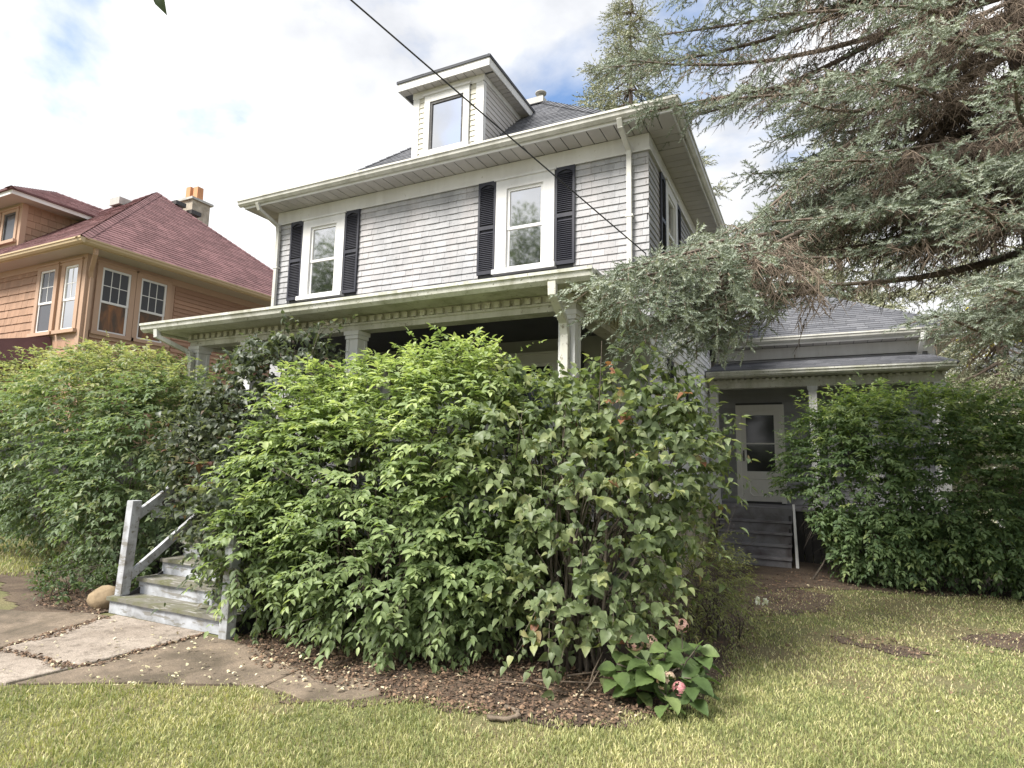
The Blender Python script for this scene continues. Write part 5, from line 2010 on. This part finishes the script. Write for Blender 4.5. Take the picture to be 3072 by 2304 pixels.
def dead_sticks():
    r = np.random.default_rng(6)
    t = thing('dead_sticks', 'bare grey sticks lying on the leaf litter under the corner lilac', 'sticks', (-1.6, 4.3, 0))
    for (a, m, b) in (((-1.48, 4.32, .02), (-1.45, 4.36, .16), (-1.40, 4.42, .28)), ((-1.50, 4.30, .02), (-1.44, 4.30, .10), (-1.36, 4.36, .26)),
                      ((-1.9, 4.35, .03), (-1.6, 4.4, .05), (-1.1, 4.45, .10)), ((-1.7, 4.5, .05), (-1.4, 4.55, .12), (-1.2, 4.7, .10)), ((-2.1, 4.2, .03), (-1.9, 4.25, .035), (-1.6, 4.22, .03))):
        MB().tube([a, m, b], [.008, .006, .003], 5).build('stick', 'dead_twig', t, smooth=True)


dead_sticks()


# ------------------------------------------------------------------ spruces
def needle_shoot(n=16, seed=1):
    r = np.random.default_rng(seed)
    V = []; T = []
    for i in range(n):
        y = (i + .5) / n * .92
        a = i * 2.4 + r.normal() * .2
        rad = (.185 + .03 * r.normal()) * (1 - .3 * y)
        c, s = math.cos(a), math.sin(a)
        wx, wz = -s * .045, c * .045
        o = len(V)
        V += [(wx, y, wz), (-wx, y, -wz), (c * rad, y + .17, s * rad + .02)]
        T.append((o, o + 1, o + 2))
    return np.array(V), np.array(T)


SHOOT = needle_shoot()
SHOOT_LO = needle_shoot(9, 2)


class Spruce:
    def __init__(self, seed):
        self.r = np.random.default_rng(seed)
        self.limb = MB()
        self.sp = []; self.sd = []; self.sl = []; self.st = []      # shoots
        self.ta = []; self.tb = []                                  # dead twigs

    def branch(self, a, b, sag, r0, spread=1.0, green=.38, dead=1.0, shoot=.15, step=.12, tone=.5, hang=.35, tmin=.10):
        r = self.r
        a = np.array(a, float); b = np.array(b, float)
        Lb = np.linalg.norm(b - a)
        n = 9
        tt = np.linspace(0, 1, n)
        sidev = nrmz(np.cross(b - a, UPV))
        kink = r.normal(size=2) * .10
        pts = a + (b - a) * tt[:, None] - UPV * (sag * np.sin(np.pi * tt) - .10 * tt ** 4 * Lb * .25)[:, None] + sidev * (kink[0] * np.sin(np.pi * tt) + kink[1] * np.sin(2 * np.pi * tt))[:, None]
        self.limb.tube([tuple(p) for p in pts], [r0 * (1 - .86 * q) + .003 for q in tt], 6)

        def at(t):
            i = min(int(t * (n - 1)), n - 2)
            f = t * (n - 1) - i
            return pts[i] * (1 - f) + pts[i + 1] * f, nrmz(pts[i + 1] - pts[i])
        s = tmin * Lb
        while s < Lb:
            t = s / Lb
            s += step * r.uniform(.7, 1.3)
            p, d = at(t)
            for sg in (-1, 1):
                if r.random() < .12:
                    continue
                ln = (.30 + .62 * (1 - t) * min(1, Lb / 3)) * spread * r.uniform(.6, 1.2)
                e = nrmz(d * .75 + sidev * sg * r.uniform(.5, .95) + UPV * r.uniform(-hang, .12) + r.normal(size=3) * .12)
                isdead = r.random() > (t - green * .55) / max(green, .05)
                self.twig(p, e, ln, sidev * sg, isdead, shoot, dead, tone, t)
        # leader
        p, d = at(.97)
        self.twig(p, d, .3, sidev, False, shoot, dead, tone, 1)

    def twig(self, p, e, ln, side, isdead, shoot, dead, tone, t):
        r = self.r
        drop = r.uniform(.0, .26) * ln
        end = p + e * ln - UPV * drop
        mid = p + e * ln * .55 - UPV * drop * .25
        self.ta += [p, mid]; self.tb += [mid, end]
        m = max(3, int(ln / .055))
        for i in range(m):
            f = (i + .6) / m
            q = p * (1 - f) + end * f + UPV * (drop * .45 * math.sin(math.pi * f))
            dn = nrmz(end - p)
            sd = nrmz(np.cross(dn, UPV)) * (1 if i % 2 else -1)
            if isdead or f < .25 - .2 * t:
                for _ in range(2 if r.random() < dead - .3 else 1):
                    w = nrmz(dn * .5 + sd * .6 - UPV * r.uniform(.2, 1.2) + r.normal(size=3) * .3) * r.uniform(.06, .26)
                    self.ta.append(q); self.tb.append(q + w)
            else:
                for _ in range(2 if r.random() < .45 else 1):
                    w = nrmz(dn * .6 + sd * r.uniform(.2, 1.0) + UPV * r.uniform(-.45, .5) + r.normal(size=3) * .3)
                    self.sp.append(q); self.sd.append(w); self.sl.append(shoot * r.uniform(.65, 1.2))
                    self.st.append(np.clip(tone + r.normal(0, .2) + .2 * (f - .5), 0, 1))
        if not isdead:
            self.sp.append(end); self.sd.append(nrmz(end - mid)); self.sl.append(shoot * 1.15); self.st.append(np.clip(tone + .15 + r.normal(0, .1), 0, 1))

    def build(self, t, trunk, mat='spruce_needle', canon=SHOOT, twig_w=.0042):
        pts, rad = trunk
        MB().tube(pts, rad, 14).build('trunk', 'spruce_bark', t, smooth=True)
        if self.limb.v:
            self.limb.build('limbs', 'spruce_bark', t, smooth=True)
        P = np.array(self.sp); D = np.array(self.sd)
        nn = self.r.normal(size=P.shape)
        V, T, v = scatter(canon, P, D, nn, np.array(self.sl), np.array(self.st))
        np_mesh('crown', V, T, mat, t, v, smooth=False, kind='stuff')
        if self.ta:
            A = np.array(self.ta); B = np.array(self.tb)
            d = nrmz(B - A)
            s1 = nrmz(np.cross(d, UPV + .01)) * twig_w
            s2 = np.cross(d, s1)
            V = np.stack([A + s1, A - s1 * .5 + s2 * .87, A - s1 * .5 - s2 * .87, B], 1).reshape(-1, 3)
            T = (np.array([(0, 1, 3), (1, 2, 3), (2, 0, 3)])[None] + (np.arange(len(A)) * 4)[:, None, None]).reshape(-1, 3)
            np_mesh('dead_twigs', V, T, 'dead_twig', t, smooth=False, kind='stuff')
        return len(P)


SPRAY = ((-1.66, 4.6, 2.98), (-1.54, 4.7, 2.82), (-1.49, 5.1, 3.25), (-1.44, 5.0, 2.62), (-1.32, 5.5, 3.29), (-1.26, 5.5, 2.85), (-1.17, 5.7, 2.66),
         (-1.07, 6.1, 3.25), (-.98, 6.3, 2.85), (-.83, 6.5, 3.51), (-1.47, 5.6, 3.5), (-1.05, 5.8, 3.0), (-1.6, 4.9, 3.15))


def big_spruce():
    tx, ty = 2.66, 9.0
    t = thing('blue_spruce', 'huge blue spruce with drooping limbs and bare brown inner twigs over the side yard', 'tree', (tx, ty, float(gz(tx, ty))))
    s = Spruce(77)
    r = s.r
    # limbs towards the house and the street: (tip, rise of the foot above the tip, sag)
    tips = [((-1.25, 6.9, 2.95), 2.3, -.65), ((-1.3, 7.4, 3.3), 2.1, -.5), ((-.9, 7.6, 3.85), 1.8, -.3),
            ((-1.35, 7.9, 4.35), 1.7, -.1), ((-.35, 7.4, 4.3), 1.5, .1), ((.3, 7.3, 4.25), 1.4, .1), ((.7, 7.0, 4.2), 1.2, .1), ((-.7, 8.3, 4.5), 1.5, .3),
            ((-1.75, 7.35, 6.0), 1.4, .2), ((-1.9, 7.1, 6.6), 1.0, .2), ((-1.65, 7.7, 7.3), .9, .2), ((-2.3, 7.7, 7.0), 1.2, .2), ((-1.2, 7.3, 7.6), .8, .2),             ((-.7, 7.2, 5.85), 1.2, .3), ((-.3, 7.3, 6.9), .9, .25), ((.0, 7.1, 5.6), 1.3, .3), ((-.55, 7.9, 5.2), 1.4, .3), ((.15, 6.9, 4.75), 1.3, .35), ((.6, 6.7, 5.5), 1.1, .3),
            ((.75, 6.8, 6.3), .9, .2), ((1.35, 6.5, 3.95), 1.2, .4), ((1.5, 6.5, 3.15), 1.2, .4), ((1.25, 6.9, 2.95), 1.2, .45), ((1.7, 6.3, 4.9), 1.0, .3), ((2.2, 6.1, 3.6), 1.1, .35),
            ((2.6, 6.0, 4.5), 1.0, .3), ((2.9, 6.1, 3.2), 1.1, .4), ((.4, 8.2, 4.9), 1.3, .3), ((.1, 8.6, 5.6), 1.1, .25), ((1.0, 7.3, 7.4), .6, .15), ((-.6, 8.0, 8.2), .6, .15),
            ((-1.3, 8.2, 8.5), .7, .15), ((.3, 7.6, 8.8), .4, .1), ((-.1, 9.2, 6.6), .8, .2), ((.2, 9.8, 5.5), 1.1, .3), ((-.5, 9.4, 5.2), 1.3, .4), ((.9, 10.6, 5.2), 1.0, .35)]
    more = []
    for tip, rise, sag in tips[:32:2]:
        q = r.normal(size=3) * np.array([.35, .45, .40])
        tp = np.array((tip[0] + .45 + q[0], tip[1] + .45 + q[1], tip[2] + .1 + abs(q[2])))
        w = tp - CP_
        pu, pv = 1536 + 1839.5 * (w @ CR_) / (w @ CF_), 1152 - 1839.5 * (w @ CU_) / (w @ CF_)
        if 2040 < pu < 2290 and 330 < pv < 690:      # the gap of open sky beside the eave
            continue
        more.append((tuple(tp), rise * r.uniform(.7, 1.1), min(sag, .1)))
    for tip, rise, sag in tips + more:
        a = (tx, ty, tip[2] + rise)
        s.branch(a, tip, sag, .05, green=.62, shoot=.145, step=.085, tone=.5 + r.normal() * .12, dead=1.3, spread=.95, hang=.3)
    # the thick low spray in front of the porch corner
    for fork, z0, tips_ in (((-.35, 6.75, 3.75), 4.6, SPRAY[:5]), ((-.25, 6.95, 3.45), 4.3, SPRAY[5:10]), ((-.30, 6.9, 4.15), 5.0, SPRAY[10:])):
        s.branch((tx, ty, z0), fork, .10, .05, green=.7, shoot=.145, step=.11, tone=.5, dead=.8, spread=.9, hang=.5)
        for tip in tips_:
            k = r.normal(size=3) * .15
            s.branch((fork[0] + .25 + k[0], fork[1] + .25 + k[1], fork[2] + .03), (tip[0] + .12, tip[1], tip[2]), -.10, .022, green=.36, shoot=.145, step=.10, tone=.52 + r.normal() * .12, dead=.7, spread=1.0, hang=.75)
    # fresh boughs on the near side of the trunk
    for tip in ((1.85, 6.5, 3.45), (2.05, 6.6, 4.4), (1.55, 6.9, 3.35), (2.35, 6.4, 5.2), (1.2, 7.0, 4.5), (1.75, 6.8, 2.95)):
        s.branch((tx, ty, tip[2] + 1.1), tip, .15, .04, green=.35, shoot=.145, step=.095, tone=.6, dead=1.0, spread=1.0, hang=.5)
    # dead inner limbs hanging over the wing
    for tip in ((-.45, 7.6, 4.2), (.0, 7.5, 4.0), (.35, 7.7, 4.35), (.75, 7.4, 3.9), (.2, 8.3, 4.6), (1.1, 7.3, 3.95), (1.4, 7.6, 4.3), (-.2, 8.0, 5.0), (.6, 7.2, 4.9), (.9, 7.6, 5.5), (.3, 7.7, 6.1), (1.3, 7.2, 6.4)):
        s.branch((tx, ty, tip[2] + 1.1), tip, .12, .035, green=1.05, shoot=.14, step=.085, tone=.45, dead=1.3, spread=1.0, hang=.9)
    # the other sides and the top, less detailed
    z = 3.2
    while z < 19:
        for k in range(5 if z > 9 else 3):
            an = r.uniform(0, 6.28)
            if z < 9 and not (-.9 < math.atan2(math.sin(an), math.cos(an)) < 2.3):
                continue
            R = 4.6 * (1 - (z - 3) / 18) + .3
            s.branch((tx, ty, z + .5), (tx + math.cos(an) * R, ty + math.sin(an) * R, z - .5), .25, .045, green=.4, shoot=.20, step=.26, dead=.3)
        z += .75
    n = s.build(t, twig_w=.0055, trunk=([(tx, ty, -.25), (tx, ty, .3), (tx + .02, ty, 3), (tx, ty, 8), (tx, ty, 14), (tx, ty, 20)], [.46, .36, .33, .26, .13, .02]))
    return n


n_sh = big_spruce()


def cone_spruce(name, label, x, y, h, R, z0, seed, mat, shoot=.34, rows=26, per=11, group=None, tone=.5, trunk_r=.2):
    t = thing(name, label, 'tree', (x, y, float(gz(x, y))), group)
    s = Spruce(seed)
    r = s.r
    for i in range(rows):
        f = i / rows
        z = z0 + (h - z0) * f
        rr = R * (1 - f) ** .85 + .12
        for k in range(max(4, int(per * (1 - .55 * f)))):
            an = r.uniform(0, 6.28)
            q = rr * r.uniform(.75, 1.15)
            s.branch((x, y, z + .25 * q), (x + math.cos(an) * q, y + math.sin(an) * q, z - .12 * q), .1 * q, .03, green=.15, shoot=shoot, step=.34, dead=.25, tone=tone, hang=.4)
    for _ in range(20):
        s.sp.append(np.array([x, y, h - r.uniform(0, .8)])); s.sd.append(nrmz(r.normal(size=3) * .6 + UPV)); s.sl.append(shoot); s.st.append(.6)
    s.build(t, ([(x, y, -.3), (x, y, h * .5), (x, y, h)], [trunk_r, trunk_r * .6, .02]), mat, SHOOT_LO, .008)


cone_spruce('blue_spruce', 'tall pale spruce top rising behind the main roof', -5.15, 19.4, 18.6, 3.2, 7.0, 51, 'far_spruce_needle', .40, 26, 9, tone=.55)
cone_spruce('blue_spruce', 'pale blue spruce behind the right end of the wing', 4.3, 18.6, 9.5, 2.5, .8, 52, 'far_spruce_needle', .36, 22, 8, tone=.75)
cone_spruce('blue_spruce', 'sunlit yellowish spruce seen through the limbs of the huge one', 1.2, 25.5, 17.0, 3.6, 2.0, 53, 'far_spruce_needle', .55, 20, 8, tone=.7)


def leafy_tree(name, label, x, y, h, blobs, mat, n, leaf, seed, group=None, r0=.22):
    r = np.random.default_rng(seed)
    t = thing(name, label, 'tree', (x, y, float(gz(x, y))), group)
    B = np.array(blobs, float)
    k = r.integers(0, len(B), n)
    d = nrmz(r.normal(size=(n, 3)))
    P = B[k, :3] + d * B[k, 3:6] * (lumpy(d + k[:, None], seed, .25) * r.random(n) ** .45)[:, None]
    a = r.normal(size=(n, 3)) + np.array([0, 0, -.5])
    V, T, v = scatter(OVAL, P, a, UPV + r.normal(size=(n, 3)) * .6, leaf * r.uniform(.7, 1.3, n), r.random(n), 1.4)
    np_mesh('crown', V, T, mat, t, v, kind='stuff')
    mb = MB()
    top = Vector((x, y, h * .55))
    mb.tube([(x, y, -.4), (x, y, h * .25), top], [r0, r0 * .8, r0 * .5], 10)
    for j in range(len(B)):
        for _ in range(3):
            e = Vector(B[j, :3] + r.normal(size=3) * B[j, 3:6] * .35)
            s_ = Vector((x, y, h * r.uniform(.25, .5)))
            mb.tube([s_, s_.lerp(e, .5) + Vector((0, 0, .3)), e], [r0 * .4, r0 * .25, r0 * .06], 6)
    mb.build('trunk', 'shrub_bark', t, smooth=True)


leafy_tree('yellow_tree', 'yellow leafed tree at the far right behind the pale spruce', 8.6, 31.0, 11, [(8.5, 31, 7.4, 2.4, 2.2, 2.8), (9.8, 31.5, 6.2, 2.2, 2, 2.4)], 'yellow_leaf', 3200, .28, 61)
# across the street, mirrored in the upper windows
leafy_tree('street_tree', 'tall leafy street tree reflected in the upper window nearest the spruce', -12.8, -12.0, 15.5,
           [(-13.2, -12, 13.0, 2.6, 2.4, 2.6), (-11.4, -12, 11.2, 2.4, 2.2, 2.4), (-15.2, -12.3, 11.4, 2.4, 2.2, 2.2), (-13, -12, 9, 2.8, 2.4, 2.2)], 'tree_leaf', 8000, .17, 62, 'street trees')
leafy_tree('street_tree', 'tall leafy street tree reflected in the upper window nearest the orange house', -26.5, -11.5, 16,
           [(-26.5, -11.5, 13.2, 2.8, 2.4, 2.6), (-24.2, -11.5, 11.6, 2.5, 2.4, 2.6), (-28.6, -12, 11.8, 2.6, 2.4, 2.4), (-26, -12, 9.2, 3, 2.4, 2.4)], 'tree_leaf', 8000, .18, 63, 'street trees')


def hanging_twig():
    t = thing('hanging_twig', 'dark leaf tips of an overhanging branch against the white cloud', 'twig', (-2.02, 1.18, 3.3))
    MB().tube([(-2.30, .95, 4.3), (-2.10, 1.10, 3.62), (-2.02, 1.17, 3.30), (-2.00, 1.19, 3.22)], [.008, .006, .004, .003], 6).build('stem', 'shrub_bark', t, smooth=True)
    pos = np.array([(-2.00, 1.19, 3.235), (-2.02, 1.18, 3.25), (-1.99, 1.19, 3.245), (-2.05, 1.15, 3.35), (-2.0, 1.2, 3.34)])
    ax = np.array([(.35, .05, -1), (-.75, .0, -.55), (.85, 0, -.35), (-.9, 0, -.1), (.8, .1, .1)])
    nn = np.array([(.2, -1, .3), (.3, -1, .4), (.1, -1, .6), (0, -1, .5), (0, -1, .6)], float)
    leaf_objects(t, 'leaf', OVAL, pos, ax, nn, np.array([.105, .07, .065, .09, .09]), np.array([.1, .15, .1, .1, .1]), 'tree_leaf', .9)


hanging_twig()
import sys
print('shoots', n_sh, 'objects', len(bpy.data.objects), 'tris', sum(len(o.data.loop_triangles) if False else len(o.data.polygons) for o in bpy.data.objects if o.type == 'MESH'))
